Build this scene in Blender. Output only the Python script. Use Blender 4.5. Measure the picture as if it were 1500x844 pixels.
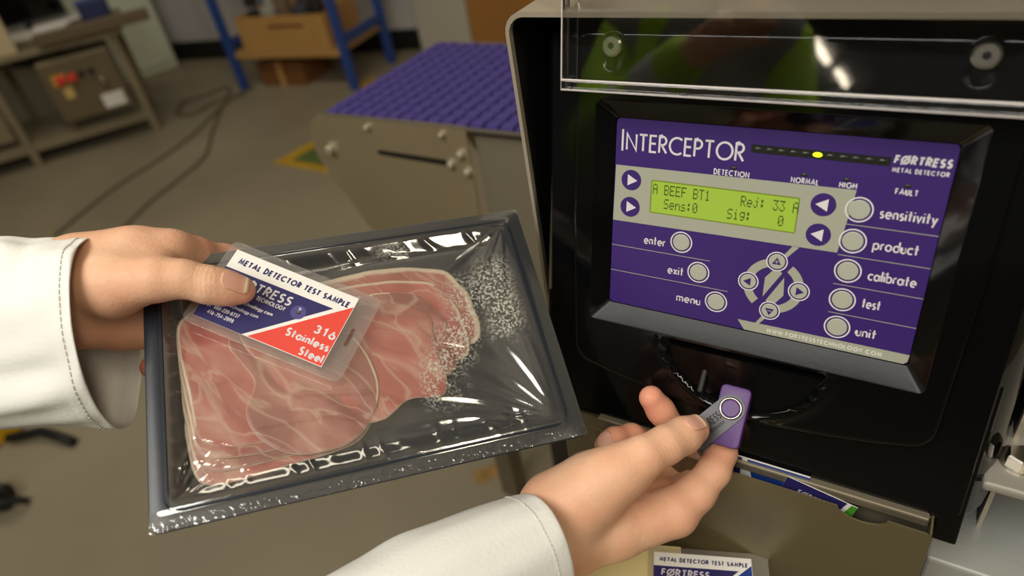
import bpy, bmesh, math, random
import numpy as np
from mathutils import Vector, Matrix
for o in list(bpy.data.objects): bpy.data.objects.remove(o)
S = bpy.context.scene
COL = S.collection
rnd = random.Random(7)
# ------------------------------------------------------------------ camera
FPX = 1003.478                       # focal length in pixels of a 1500 x 844 frame
RC = np.array([[0.8576993489857282, 0.49166637825413734, -0.15038616706305616],
               [0.19253143146389057, -0.5783442688697109, -0.7927481028447969],
               [-0.4767425664317411, 0.6509854677026355, -0.5907067345071138]])   # rows: right, down, forward
CP = np.array([0.07301890877125947, -0.3413156604892658, 1.3289316838068224])
cam_d = bpy.data.cameras.new('camera'); cam = bpy.data.objects.new('camera', cam_d); COL.objects.link(cam)
cam_d.sensor_width = 36; cam_d.lens = 36*FPX/1500; cam_d.clip_start = 0.01; cam_d.clip_end = 100
M = Matrix(np.stack([RC[0], -RC[1], -RC[2]], 1).tolist()).to_4x4(); M.translation = Vector(CP)
cam.matrix_world = M
cam_d.dof.use_dof = True; cam_d.dof.focus_distance = 0.415; cam_d.dof.aperture_fstop = 4.6
S.camera = cam
# ------------------------------------------------------------------ world, exposure, lights
w = bpy.data.worlds.new('world'); S.world = w; w.use_nodes = True
w.node_tree.nodes['Background'].inputs[0].default_value = (0.85, 0.80, 0.68, 1)
w.node_tree.nodes['Background'].inputs[1].default_value = 0.06
S.view_settings.view_transform = 'Standard'; S.view_settings.look = 'None'
S.view_settings.exposure = 0.0; S.view_settings.gamma = 1.0; S.view_settings.use_curve_mapping = False
def area(name, loc, target, sx, sy, power, col):
    l = bpy.data.lights.new(name, 'AREA'); l.shape = 'RECTANGLE'; l.size = sx; l.size_y = sy; l.energy = power; l.color = col
    o = bpy.data.objects.new(name, l); COL.objects.link(o); o.location = loc
    o.rotation_euler = (Vector(target)-Vector(loc)).to_track_quat('-Z', 'Y').to_euler(); return o
area('key_lamp', (-0.30, -1.25, 2.5), (-0.1, -0.15, 1.1), 1.4, 0.9, 34, (1.0, 0.96, 0.87))
area('hall_lamp', (-2.4, 0.6, 3.3), (-2.6, 1.5, 0), 3.2, 0.5, 30, (1.0, 0.90, 0.70))
area('hall_lamp', (2.0, -0.9, 3.2), (0.4, 0.1, 0.8), 0.3, 1.6, 27, (1.0, 0.88, 0.66))
area('ceiling_fill', (-0.4, -0.2, 3.2), (-0.4, -0.2, 4.2), 2.6, 1.6, 17, (1.0, 0.92, 0.78))  # added upward fill, no fitting: brightens the ceiling mirrored in the film

def ray(x, y): return RC.T @ np.array([(x-750)/FPX, (y-422)/FPX, 1.0])
def at(x, y, d): return CP + ray(x, y)*d                       # point seen at a pixel, d metres in front of the camera
def on(x, y, p0, n):
    r = ray(x, y); return CP + r*(np.dot(np.asarray(p0)-CP, n)/np.dot(r, n))
def on_z(x, y, z): return on(x, y, (0, 0, z), np.array([0, 0, 1.0]))
def on_y(x, y, yy): return on(x, y, (0, yy, 0), np.array([0, 1.0, 0]))
# ------------------------------------------------------------------ object helpers
def obj(name, verts, faces, mat, parent=None, smooth=False, loc=None):
    me = bpy.data.meshes.new(name)
    me.from_pydata([tuple(map(float, v)) for v in verts], [], [tuple(int(i) for i in f) for f in faces]); me.update()
    if smooth: me.shade_smooth()
    o = bpy.data.objects.new(name, me); COL.objects.link(o)
    for m in (mat if isinstance(mat, (list, tuple)) else [mat]): me.materials.append(m)
    if parent: o.parent = parent
    return o
def tag(o, label=None, cat=None, group=None, kind=None):
    if label: o['label'] = label
    if cat: o['category'] = cat
    if group: o['group'] = group
    if kind: o['kind'] = kind
    return o
def thing(name, label, cat, group=None):
    o = bpy.data.objects.new(name, None); COL.objects.link(o); o.empty_display_size = 0.05
    return tag(o, label, cat, group)
class MB:
    """collects shapes for one mesh; frame maps local mm or m to the world"""
    def __init__(s): s.v = []; s.f = []
    def add(s, v, f):
        b = len(s.v); s.v += [np.asarray(p, float) for p in v]; s.f += [tuple(i+b for i in q) for q in f]
    def box(s, lo, hi, fr=None, bev=0.0):
        lo = np.minimum(lo, hi); hi = np.maximum(np.asarray(lo), hi) if False else np.maximum(lo, hi)
        bm = bmesh.new(); bmesh.ops.create_cube(bm, size=1)
        c = (np.array(lo)+np.array(hi))/2; d = np.array(hi)-np.array(lo)
        for v in bm.verts: v.co = Vector((v.co.x*d[0]+c[0], v.co.y*d[1]+c[1], v.co.z*d[2]+c[2]))
        if bev > 0: bmesh.ops.bevel(bm, geom=bm.edges[:], offset=bev, segments=2, affect='EDGES', profile=0.5)
        bm.verts.index_update()
        vs = [np.array(v.co) for v in bm.verts]; fs = [[v.index for v in f.verts] for f in bm.faces]; bm.free()
        if fr: vs = [fr(*p) for p in vs]
        s.add(vs, fs)
    def cyl(s, a, b, r, n=16, r2=None, bev=0.0):
        a = np.asarray(a, float); b = np.asarray(b, float); d = (b-a); L = np.linalg.norm(d); d /= L
        t = np.array([1, 0, 0]) if abs(d[0]) < .8 else np.array([0, 1, 0]); u = np.cross(d, t); u /= np.linalg.norm(u); w_ = np.cross(d, u)
        r2 = r if r2 is None else r2
        prof = [(0, r-bev), (bev, r), (L-bev, r2), (L, r2-bev)] if bev else [(0, r), (L, r2)]
        v = []; f = []
        for h, q in prof:
            for k in range(n):
                g = 2*math.pi*k/n; v.append(a+d*h+(u*math.cos(g)+w_*math.sin(g))*q)
        m = len(prof)
        for i in range(m-1):
            for k in range(n): f.append((i*n+k, i*n+(k+1) % n, (i+1)*n+(k+1) % n, (i+1)*n+k))
        f.append(tuple(range(n-1, -1, -1))); f.append(tuple((m-1)*n+k for k in range(n)))
        s.add(v, f)
    def loops(s, loops, cap0=False, cap1=False, close=True):
        n = len(loops[0]); v = [p for l in loops for p in l]; f = []
        for i in range(len(loops)-1):
            for k in range(n if close else n-1):
                f.append((i*n+k, i*n+(k+1) % n, (i+1)*n+(k+1) % n, (i+1)*n+k))
        if cap0: f.append(tuple(range(n-1, -1, -1)))
        if cap1: f.append(tuple((len(loops)-1)*n+k for k in range(n)))
        s.add(v, f)
    def tube(s, pts, r, n=8, closed=False):
        pts = [np.asarray(p, float) for p in pts]; m = len(pts); lp = []
        pu = None
        for i, p in enumerate(pts):
            d = pts[(i+1) % m]-pts[i-1] if closed else pts[min(i+1, m-1)]-pts[max(i-1, 0)]
            d = d/np.linalg.norm(d)
            if pu is None:
                t = np.array([0, 0, 1.0]) if abs(d[2]) < .9 else np.array([1.0, 0, 0]); pu = np.cross(d, t)
            pu = pu-d*np.dot(pu, d); pu /= np.linalg.norm(pu); q = np.cross(d, pu)
            lp.append([p+(pu*math.cos(2*math.pi*k/n)+q*math.sin(2*math.pi*k/n))*r for k in range(n)])
        if closed: lp.append(lp[0]); s.loops(lp)
        else: s.loops(lp, True, True)
    def build(s, name, mat, parent=None, smooth=False, fix=True):
        o = obj(name, s.v, s.f, mat, parent, smooth)
        if fix:
            bm = bmesh.new(); bm.from_mesh(o.data); bmesh.ops.recalc_face_normals(bm, faces=bm.faces[:]); bm.to_mesh(o.data); bm.free()
        return o
def auto_smooth(o, ang=35):
    o.data.shade_smooth()
    try:
        o.data.set_sharp_from_angle(angle=math.radians(ang))
    except Exception: pass
    return o
def rrect(w0, w1, h0, h1, r, k=5, m=1):
    """rounded rectangle, ccw, same point count for the same k and m"""
    pts = []
    cs = [((w1-r, h0+r), -90), ((w1-r, h1-r), 0), ((w0+r, h1-r), 90), ((w0+r, h0+r), 180)]
    arcs = []
    for (cx, cy), a0 in cs:
        arcs.append([(cx+r*math.cos(math.radians(a0+90*i/k)), cy+r*math.sin(math.radians(a0+90*i/k))) for i in range(k+1)])
    for i in range(4):
        a = arcs[i]; b = arcs[(i+1) % 4]; pts += a
        for j in range(1, m): pts.append((a[-1][0]+(b[0][0]-a[-1][0])*j/m, a[-1][1]+(b[0][1]-a[-1][1])*j/m))
    return pts
# ------------------------------------------------------------------ materials
def srgb(r, g, b):
    f = lambda c: (c/12.92 if c <= .04045 else ((c+.055)/1.055)**2.4)
    return (f(r/255), f(g/255), f(b/255), 1)
def mat(name, col, rough=.5, metal=0., bump=0., bscale=40., var=0., vscale=6., coat=0., spec=.5, emit=None, estr=0., trans=0., ior=1.5, sss=0., stretch=None):
    m = bpy.data.materials.new(name); m.use_nodes = True; nt = m.node_tree; b = nt.nodes['Principled BSDF']
    b.inputs['Base Color'].default_value = col; b.inputs['Roughness'].default_value = rough; b.inputs['Metallic'].default_value = metal
    b.inputs['Coat Weight'].default_value = coat; b.inputs['Specular IOR Level'].default_value = spec; b.inputs['IOR'].default_value = ior
    b.inputs['Transmission Weight'].default_value = trans
    if sss: b.inputs['Subsurface Weight'].default_value = sss; b.inputs['Subsurface Radius'].default_value = (1, .35, .2); b.inputs['Subsurface Scale'].default_value = .004
    if emit: b.inputs['Emission Color'].default_value = emit; b.inputs['Emission Strength'].default_value = estr
    tc = nt.nodes.new('ShaderNodeTexCoord'); src = tc.outputs['Object']
    if stretch:
        mp = nt.nodes.new('ShaderNodeMapping'); mp.inputs['Scale'].default_value = stretch; nt.links.new(src, mp.inputs[0]); src = mp.outputs[0]
    if var:
        n = nt.nodes.new('ShaderNodeTexNoise'); n.inputs['Scale'].default_value = vscale; n.inputs['Detail'].default_value = 5; nt.links.new(src, n.inputs['Vector'])
        mr = nt.nodes.new('ShaderNodeMapRange'); mr.inputs[1].default_value = .3; mr.inputs[2].default_value = .7; mr.inputs[3].default_value = 1-var; mr.inputs[4].default_value = 1+var
        nt.links.new(n.outputs[0], mr.inputs[0])
        mx = nt.nodes.new('ShaderNodeMix'); mx.data_type = 'RGBA'; mx.blend_type = 'MULTIPLY'; mx.inputs[0].default_value = 1
        mx.inputs[6].default_value = col; nt.links.new(mr.outputs[0], mx.inputs[7]); nt.links.new(mx.outputs[2], b.inputs['Base Color'])
    if bump:
        n2 = nt.nodes.new('ShaderNodeTexNoise'); n2.inputs['Scale'].default_value = bscale; n2.inputs['Detail'].default_value = 4; nt.links.new(src, n2.inputs['Vector'])
        bp = nt.nodes.new('ShaderNodeBump'); bp.inputs['Strength'].default_value = bump; bp.inputs['Distance'].default_value = .001
        nt.links.new(n2.outputs[0], bp.inputs['Height']); nt.links.new(bp.outputs[0], b.inputs['Normal'])
    return m
BLACK = mat('gloss_black', srgb(9, 9, 10), .07, bump=.02, bscale=30, spec=.45)
SATIN = mat('satin_black', srgb(34, 36, 40), .28, bump=.1, bscale=300)
LEDGE = mat('bezel_black', srgb(24, 25, 28), .3, bump=.05, bscale=300, spec=.22)
MATT = mat('matt_black', srgb(14, 14, 14), .6)
STEEL = mat('brushed_steel', srgb(186, 176, 156), .4, .45, bump=.15, bscale=90, stretch=(1, 1, 14))
STEELD = mat('dull_steel', srgb(150, 141, 122), .45, .7, bump=.1, bscale=60, var=.12, vscale=4)
PLATE = mat('bead_steel', srgb(160, 145, 116), .5, .45, var=.08, vscale=5)
CHROME = mat('chrome', srgb(170, 166, 158), .24, 1.)
PURPLE = mat('panel_purple', srgb(58, 33, 110), .42, bump=.04, bscale=900)
GREY = mat('panel_grey', srgb(166, 168, 152), .5)
BUTTON = mat('button_grey', srgb(176, 178, 164), .45)
WHITE = mat('print_white', srgb(222, 218, 222), .5)
LCD = mat('lcd_green', srgb(140, 168, 60), .35, emit=srgb(165, 196, 60), estr=.26)
LCDI = mat('lcd_ink', srgb(70, 88, 20), .5)
LEDOFF = mat('led_off', srgb(46, 48, 40), .25)
LEDON = mat('led_on', srgb(190, 240, 20), .3, emit=srgb(205, 255, 20), estr=2.5)
# ------------------------------------------------------------------ stroke lettering (geometric sans drawn from lines and arcs)
def A(cx, cy, rx, ry, a0, a1, n=12):
    return [(cx+rx*math.cos(math.radians(a0+(a1-a0)*i/n)), cy+ry*math.sin(math.radians(a0+(a1-a0)*i/n))) for i in range(n+1)]
def ring(cx, cy, r, ry=None): return A(cx, cy, r, ry or r, 0, 360, 22)
G = {
 'A': (.76, [[(0, 0), (.38, 1), (.76, 0)], [(.13, .32), (.63, .32)]]),
 'B': (.5, [[(0, 0), (0, 1), (.2, 1)]+A(.2, .76, .22, .24, 90, -90)+[(0, .52)], [(.2, .52)]+A(.24, .26, .26, .26, 90, -90)+[(0, 0)]]),
 'C': (.82, [A(.5, .5, .5, .5, 50, 310, 18)]), 'D': (.66, [[(0, 0), (0, 1), (.18, 1)]+A(.18, .5, .48, .5, 90, -90)+[(0, 0)]]),
 'E': (.44, [[(.44, 1), (0, 1), (0, 0), (.44, 0)], [(0, .52), (.4, .52)]]), 'F': (.42, [[(.42, 1), (0, 1), (0, 0)], [(0, .5), (.38, .5)]]),
 'G': (.95, [A(.5, .5, .5, .5, 45, 360, 20)+[(.62, .5)]]), 'H': (.6, [[(0, 0), (0, 1)], [(.6, 0), (.6, 1)], [(0, .52), (.6, .52)]]),
 'I': (0.02, [[(0, 0), (0, 1)]]), 'J': (.3, [[(.3, 1), (.3, .2)]+A(.12, .2, .18, .2, 0, -120)]),
 'K': (.55, [[(0, 0), (0, 1)], [(.52, 1), (0, .48), (.55, 0)]]), 'L': (.38, [[(0, 1), (0, 0), (.38, 0)]]),
 'M': (.86, [[(0, 0), (.12, 1), (.43, .2), (.74, 1), (.86, 0)]]), 'N': (.68, [[(0, 0), (0, 1), (.68, 0), (.68, 1)]]),
 'O': (1., [ring(.5, .5, .5)]), 'P': (.46, [[(0, 0), (0, 1), (.18, 1)]+A(.18, .74, .28, .26, 90, -90)+[(0, .48)]]),
 'R': (.5, [[(0, 0), (0, 1), (.18, 1)]+A(.18, .74, .28, .26, 90, -90)+[(0, .48)], [(.16, .48), (.5, 0)]]),
 'S': (.46, [A(.23, .75, .21, .24, 40, 270, 12)+A(.23, .255, .23, .255, 90, -140, 12)]), 'T': (.56, [[(0, 1), (.56, 1)], [(.28, 1), (.28, 0)]]),
 'U': (.56, [[(0, 1), (0, .28)]+A(.28, .28, .28, .28, 180, 360)+[(.56, 1)]]), 'V': (.7, [[(0, 1), (.35, 0), (.7, 1)]]),
 'W': (1.08, [[(0, 1), (.27, 0), (.54, .9), (.81, 0), (1.08, 1)]]), 'X': (.6, [[(0, 0), (.6, 1)], [(0, 1), (.6, 0)]]), 'Y': (.6, [[(0, 1), (.3, .48), (.6, 1)], [(.3, .48), (.3, 0)]]), 'Z': (.56, [[(0, 1), (.56, 1), (0, 0), (.56, 0)]]),
 'Q': (1., [ring(.5, .5, .5), [(.6, .3), (.95, -.05)]]), '%': (.9, [ring(.45, .5, .45, .5), [(.02, -.16), (.88, 1.16)]]),
 'a': (.6, [ring(.27, .3, .27, .3), [(.6, .62), (.6, 0)]]), 'b': (.56, [[(0, 1.05), (0, 0)], ring(.28, .3, .28, .3)]), 'c': (.46, [A(.3, .3, .3, .3, 50, 310)]),
 'd': (.56, [ring(.28, .3, .28, .3), [(.56, 1.05), (.56, 0)]]), 'e': (.58, [[(.02, .3), (.56, .3)]+A(.29, .3, .28, .3, 0, 310, 16)]), 'f': (.28, [[(.1, 0), (.1, .85)]+A(.24, .85, .14, .17, 180, 90, 5), [(0, .58), (.27, .58)]]),
 'g': (.56, [ring(.28, .3, .28, .3), [(.56, .6), (.56, -.08)]+A(.29, -.08, .27, .24, 0, -150, 8)]), 'h': (.46, [[(0, 1.05), (0, 0)], [(0, .3)]+A(.23, .36, .23, .24, 180, 0)+[(.46, 0)]]),
 'i': (.02, [[(0, .6), (0, 0)], [(0, .82), (0, .9)]]), 'l': (.02, [[(0, 1.05), (0, 0)]]), 'n': (.44, [[(0, .6), (0, 0)], [(0, .3)]+A(.22, .38, .22, .22, 180, 0)+[(.44, 0)]]),
 'm': (.78, [[(0, .6), (0, 0)], [(0, .3)]+A(.195, .4, .195, .2, 180, 0)+[(.39, 0)], [(.39, .3)]+A(.585, .4, .195, .2, 180, 0)+[(.78, 0)]]), 'o': (.6, [ring(.3, .3, .3)]),
 'p': (.56, [[(0, .6), (0, -.35)], ring(.28, .3, .28, .3)]), 'r': (.26, [[(0, .6), (0, 0)], [(0, .32)]+A(.24, .34, .24, .26, 180, 75, 6)]), 's': (.34, [A(.17, .45, .15, .15, 40, 270, 8)+A(.17, .16, .17, .16, 90, -140, 8)]),
 't': (.34, [[(.16, .95), (.16, 0)], [(-.02, .6), (.36, .6)]]), 'u': (.44, [[(0, .6), (0, .22)]+A(.22, .22, .22, .22, 180, 360)+[(.44, .6)], [(.44, .6), (.44, 0)]]), 'v': (.46, [[(0, .6), (.23, 0), (.46, .6)]]),
 'w': (.76, [[(0, .6), (.19, 0), (.38, .56), (.57, 0), (.76, .6)]]), 'x': (.44, [[(0, 0), (.44, .6)], [(0, .6), (.44, 0)]]), 'y': (.48, [[(0, .6), (.25, .02)], [(.48, .6), (.12, -.33)]]), 'k': (.42, [[(0, 1.05), (0, 0)], [(.4, .6), (0, .28), (.42, 0)]]),
 '0': (.54, [ring(.27, .5, .27, .5)]), '1': (.3, [[(.02, .82), (.22, 1), (.22, 0)]]), '2': (.5, [A(.25, .74, .24, .26, 165, -35, 10)+[(0, 0), (.5, 0)]]),
 '3': (.48, [A(.23, .76, .22, .24, 150, -90, 10), A(.23, .26, .25, .26, 90, -150, 10)]), '4': (.56, [[(.4, 0), (.4, 1), (0, .26), (.56, .26)]]), '5': (.48, [[(.44, 1), (.12, 1), (.06, .56)]+A(.22, .3, .26, .3, 115, -140, 10)]),
 '6': (.52, [ring(.26, .3, .26, .3), [(.03, .42), (.34, 1)]]), '7': (.48, [[(0, 1), (.48, 1), (.14, 0)]]), '8': (.5, [ring(.25, .76, .2, .24), ring(.25, .26, .25, .26)]), '9': (.52, [ring(.26, .7, .26, .3), [(.49, .58), (.18, 0)]]),
 '.': (.04, [[(0, 0), (0, .06)]]), ':': (.04, [[(0, .06), (0, .13)], [(0, .47), (0, .54)]]), '-': (.28, [[(0, .38), (.28, .38)]]), ' ': (.18, []), '/': (.4, [[(0, -.05), (.4, 1.05)]]),
}
def ribbon(p, wd):
    p = [np.array(q, float) for q in p]
    closed = len(p) > 3 and np.linalg.norm(p[0]-p[-1]) < 1e-6
    if closed: p = p[:-1]
    n = len(p); L = []; R_ = []
    for i in range(n):
        a = p[i]-p[i-1] if (i > 0 or closed) else None
        b = p[(i+1) % n]-p[i] if (i < n-1 or closed) else None
        a = None if a is None else a/(np.linalg.norm(a)+1e-9); b = None if b is None else b/(np.linalg.norm(b)+1e-9)
        if a is None: t = b
        elif b is None: t = a
        else:
            t = a+b; q = np.linalg.norm(t); t = b if q < .2 else t/q
        nn = np.array([-t[1], t[0]])
        k = 1.0
        if a is not None and b is not None:
            k = min(2.2, 1/max(.4, abs(np.dot(nn, [-b[1], b[0]]))))
        L.append(p[i]+nn*wd/2*k); R_.append(p[i]-nn*wd/2*k)
    v = L+R_; f = [(i, n+i, n+(i+1) % n, (i+1) % n) for i in range(n if closed else n-1)]
    return v, f
def text2d(s, h, sw, x=0, y=0, align='L', fit=None, slant=0., gap=.16):
    """returns verts, faces of a flat line of lettering; h cap height, sw stroke width, fit squeezes to a width"""
    g = gap+sw/h; adv = 0; items = []
    for ch in s:
        wd, st = G[ch]; items.append((adv, st)); adv += wd+g
    W_ = (adv-g)*h; sx = 1.0 if fit is None else (fit-sw)/W_
    x0 = x+sw/2 if align == 'L' else (x-W_*sx-sw/2 if align == 'R' else x-W_*sx/2)
    V = []; F = []
    for a0, st in items:
        for pl in st:
            q = [(x0+((a0+px)*h+slant*py*h)*sx, y+sw/2+py*(h-sw)) for px, py in pl]
            v, f = ribbon(q, sw); b = len(V); V += v; F += [tuple(i+b for i in ff) for ff in f]
    return V, F
class Frame:
    def __init__(s, o, ex, ey, en, k=.001):
        s.o = np.asarray(o, float); s.ex, s.ey, s.en, s.k = [np.asarray(q, float) for q in (ex, ey, en)]+[k]
    def __call__(s, u, v, n=0.): return s.o+(s.ex*u+s.ey*v+s.en*n)*s.k
def flat(name, fr, polys, n, m, parent, th=0.0):
    b = MB()
    for v, f in polys:
        if th:
            N = len(v); b.loops([[fr(*p, n-th) for p in v], [fr(*p, n) for p in v]], True, True)
        else: b.add([fr(p[0], p[1], n) for p in v], f)
    o = b.build(name, m, parent, fix=False); return o
def poly(pts): return (list(pts), [tuple(range(len(pts)))])
def lettering(fr, n, m, parent, *lines):
    V = []; F = []
    for v, f in lines:
        b = len(V); V += v; F += [tuple(i+b for i in q) for q in f]
    return flat('lettering', fr, [(V, F)], n, m, parent)
def disc(cx, cy, r, n=28, ry=None): return [(cx+r*math.cos(2*math.pi*i/n), cy+(ry or r)*math.sin(2*math.pi*i/n)) for i in range(n)]
def annulus(cx, cy, r0, r1, a0=0, a1=360, n=32):
    full = abs(a1-a0) >= 360; m = n if full else n+1
    v = [(cx+r*math.cos(math.radians(a0+(a1-a0)*i/n)), cy+r*math.sin(math.radians(a0+(a1-a0)*i/n))) for r in (r0, r1) for i in range(m)]
    return v, [(i, m+i, m+(i+1) % m, (i+1) % m) for i in range(m if full else m-1)]
DOT = {'A': '01110 10001 10001 11111 10001 10001 10001', 'B': '11110 10001 10001 11110 10001 10001 11110', 'E': '11111 10000 10000 11110 10000 10000 11111', 'F': '11111 10000 10000 11110 10000 10000 10000',
 'T': '11111 00100 00100 00100 00100 00100 00100', '1': '00100 01100 00100 00100 00100 00100 01110', 'R': '11110 10001 10001 11110 10100 10010 10001', 'e': '00000 00000 01110 10001 11111 10000 01110',
 'j': '00010 00000 00110 00010 00010 10010 01100', ':': '00000 01100 01100 00000 01100 01100 00000', '3': '11111 00010 00100 00010 00001 10001 01110', 'S': '01111 10000 10000 01110 00001 00001 11110',
 'n': '00000 00000 10110 11001 10001 10001 10001', 's': '00000 00000 01110 10000 01110 00001 11110', '0': '01110 10001 10011 10101 11001 10001 01110', 'i': '00100 00000 01100 00100 00100 00100 01110', 'g': '00000 01111 10001 10001 01111 00001 01110', ' ': ''}
def dotline(s, x, y, cw, h):
    V = []; F = []; dx = cw/6; dy = h/7
    for i, ch in enumerate(s):
        for r, row in enumerate(DOT[ch].split()):
            for c, q in enumerate(row):
                if q == '1':
                    b = len(V); a0 = x+i*cw+c*dx; b0 = y+h-(r+1)*dy
                    V += [(a0, b0), (a0+dx*.94, b0), (a0+dx*.94, b0+dy*.94), (a0, b0+dy*.94)]; F.append((b, b+1, b+2, b+3))
    return V, F
# ------------------------------------------------------------------ room
FLOOR = mat('concrete_floor', srgb(146, 136, 116), .5, bump=.2, bscale=25, var=.16, vscale=1.3, spec=.3)
WALL = mat('wall_paint', srgb(188, 184, 184), .7, var=.05, vscale=2)
SKIRT = mat('skirting_black', srgb(22, 20, 18), .5)
CEIL = mat('ceiling_paint', srgb(196, 188, 172), .8)
def struct(o, label): return tag(o, label, None, None, 'structure')
fl = MB(); fl.add([(-9, -17, 0), (6, -17, 0), (6, 5, 0), (-9, 5, 0)], [(0, 1, 2, 3)])
struct(fl.build('floor', FLOOR, fix=False), 'grey-brown concrete floor with worn patches')
cl = MB(); cl.add([(-9, -17, 4.2), (-9, 5, 4.2), (6, 5, 4.2), (6, -17, 4.2)], [(0, 1, 2, 3)])
struct(cl.build('ceiling', CEIL, fix=False), 'dim painted hall ceiling')
WA = np.array([-4.83, 2.86, 0]); WB = np.array([-2.55, 3.3, 0]); WD = (WB-WA)/np.linalg.norm(WB-WA); WN = np.array([WD[1], -WD[0], 0])
def wallfr(s, d, z): return WA+WD*s+WN*d+np.array([0, 0, z])
b = MB(); b.box((-3.2, -.15, 0), (7.5, 0, 4.2), wallfr); struct(b.build('wall_back', WALL), 'grey painted back wall of the hall')
b = MB(); b.box((-3.2, 0, 0), (2.05, .02, .13), wallfr); struct(b.build('baseboard_back', SKIRT), 'black skirting board along the back wall')
b = MB(); b.box((2.0, .0, 0), (2.36, .07, 2.6), wallfr, .006); struct(b.build('trim_1', mat('frame_white', srgb(190, 184, 170), .55)), 'pale door jamb left of the orange-brown door')
WOOD = mat('door_wood', srgb(170, 118, 58), .45, var=.12, vscale=3, stretch=(1, 1, .15))
b = MB(); b.box((2.36, .0, 0), (3.4, .045, 2.1), wallfr, .004); dr = b.build('door_1', WOOD); struct(dr, 'orange-brown wooden door behind the purple belt')
# ------------------------------------------------------------------ metal detector
T = 0.259151849089227
ZC = 1.10
PC = np.array([0, 0, ZC]); PV = np.array([0, math.sin(T), math.cos(T)]); PN = np.array([0, -math.cos(T), math.sin(T)])
PF = Frame(PC, (1, 0, 0), PV, PN)
det = thing('metal_detector', 'black and steel metal detector with purple control panel and clear flip-up visor', 'metal detector')
# steel case (open at the front)
lo = [rrect(-.1515, .1515, .60, 1.2225, .013, 5, 1), rrect(-.1490, .1490, .6025, 1.2195, .0105, 5, 1)]
b = MB()
b.loops([[(x, .17, z) for x, z in lo[0]], [(x, .0075, z) for x, z in lo[0]], [(x, .006, z) for x, z in lo[0]], [(x, .006, z) for x, z in lo[1]], [(x, .03, z) for x, z in lo[1]]], True, False)
auto_smooth(b.build('steel_case', STEEL, det), 30)
ins = rrect(-.1488, .1488, .6027, 1.2193, .0103, 5, 1)
b = MB(); b.loops([[(x, .010, z) for x, z in ins], [(x*.995, .165, .9+(z-.9)*.995) for x, z in ins]], False, True)
auto_smooth(b.build('case_liner', MATT, det), 30)
# glossy front moulding
def loop3(w, h0, h1, r, n, m=1): return [PF(u, v, n) for u, v in rrect(-w, w, h0, h1, r, 5, m)]
b = MB()
b.loops([loop3(146, -146, 110, 6, -52), loop3(146, -148, 112, 6, -34), loop3(141, -150, 113, 7, -14), loop3(136, -150.5, 112, 7, -4), loop3(131.5, -150, 110, 7, 2), loop3(129.5, -148.5, 108, 6, 4), loop3(101, -80, 76, 2, 4), loop3(100, -79, 75, 2, -12)], False, False)
auto_smooth(b.build('front_moulding', BLACK, det), 40)
# lid around the panel: outer seam edge, face with the port scoop, sloping bezel walls
KM = 56
def lid_outer(ins):
    out = []
    for u, v in rrect(-112+ins, 112-ins, -103+ins, 109-ins, 9, 6, KM):
        if v < -60:
            t = (-60-v)/43.0
            v = v - 15.5*t*max(0, math.cos(u/112*math.pi/2))**.8
        u -= (u/112)*(0 if v > 0 else 3.5*(-v/103))
        out.append((u, v))
    return out
inner = rrect(-98.5, 98.5, -71.8, 71.8, 3.5, 6, KM)
def sst(a, b_, x):
    t = np.clip((x-a)/(b_-a), 0, 1); return t*t*(3-2*t)
def scoop(u, v):
    q = math.hypot((u-2)/47.5, (v+74)/40.5); a = 0
    a = -17*float(1-sst(.86, 1.0, q)) + 1.3*math.exp(-((q-1.05)/.05)**2)
    return a if v < -71 else 0.0
o0 = lid_outer(0); o1 = lid_outer(.7); o2 = lid_outer(1.8); K = 30
b = MB()
lps = [[PF(u, v, 3.5) for u, v in o0], [PF(u, v, 7.0) for u, v in o0], [PF(u, v, 7.8) for u, v in o1], [PF(u, v, 8.0) for u, v in o2]]
for k in range(1, K+1):
    t = k/K; row = []
    for (u0, v0), (u1, v1) in zip(o2, inner):
        u = u0+(u1-u0)*t; v = v0+(v1-v0)*t; row.append(PF(u, v, 8+(scoop(u, v) if k < K-1 else 0)))
    lps.append(row)
b.loops(lps)
auto_smooth(b.build('lid', BLACK, det), 50)
b = MB(); bev = rrect(-97.9, 97.9, -71.2, 71.2, 3.2, 6, 8); pin = rrect(-88.4, 88.4, -60.8, 60.8, 2, 6, 8)
b.loops([[PF(u, v, 8.0) for u, v in inner[::7]] if False else [PF(*p, 8.0) for p in rrect(-98.5, 98.5, -71.8, 71.8, 3.5, 6, 8)], [PF(*p, 7.4) for p in bev], [PF(*p, .4) for p in pin], [PF(*p, -2) for p in pin]])
bz = b.build('bezel', [BLACK, LEDGE], det)
for p in bz.data.polygons: p.material_index = int(np.dot(np.array(p.center)-PC, PV) < -.060)
auto_smooth(bz, 28)
# control panel and its print
cp = obj('control_panel', [PF(*p, 0) for p in rrect(-88, 88, -60.3, 60.3, 2.5, 5, 1)]+[PF(*p, -3) for p in rrect(-88, 88, -60.3, 60.3, 2.5, 5, 1)], [tuple(range(24)), tuple(range(47, 23, -1))]+[(i, 24+i, 24+(i+1) % 24, (i+1) % 24) for i in range(24)], PURPLE, det)
flat('panel_band', PF, [poly([(-87.4, 31.9), (-87.9, -3.6), (43.3, -2.6), (47.2, 32.9)])], .12, GREY, cp)
flat('address_band', PF, [poly([(-4.2, -54.2), (.3, -60.2), (85.8, -60.2), (87.6, -58.5), (88, -54.2)])], .12, GREY, cp)
flat('lcd_window', PF, [poly(rrect(-64.2, 20.6, 4.6, 25.2, 1))], .16, mat('lcd_rim', srgb(120, 140, 40), .5), cp)
flat('lcd_screen', PF, [poly(rrect(-63.4, 19.9, 5.3, 24.4, .6))], .2, LCD, cp)
cw = 3.52
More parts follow.
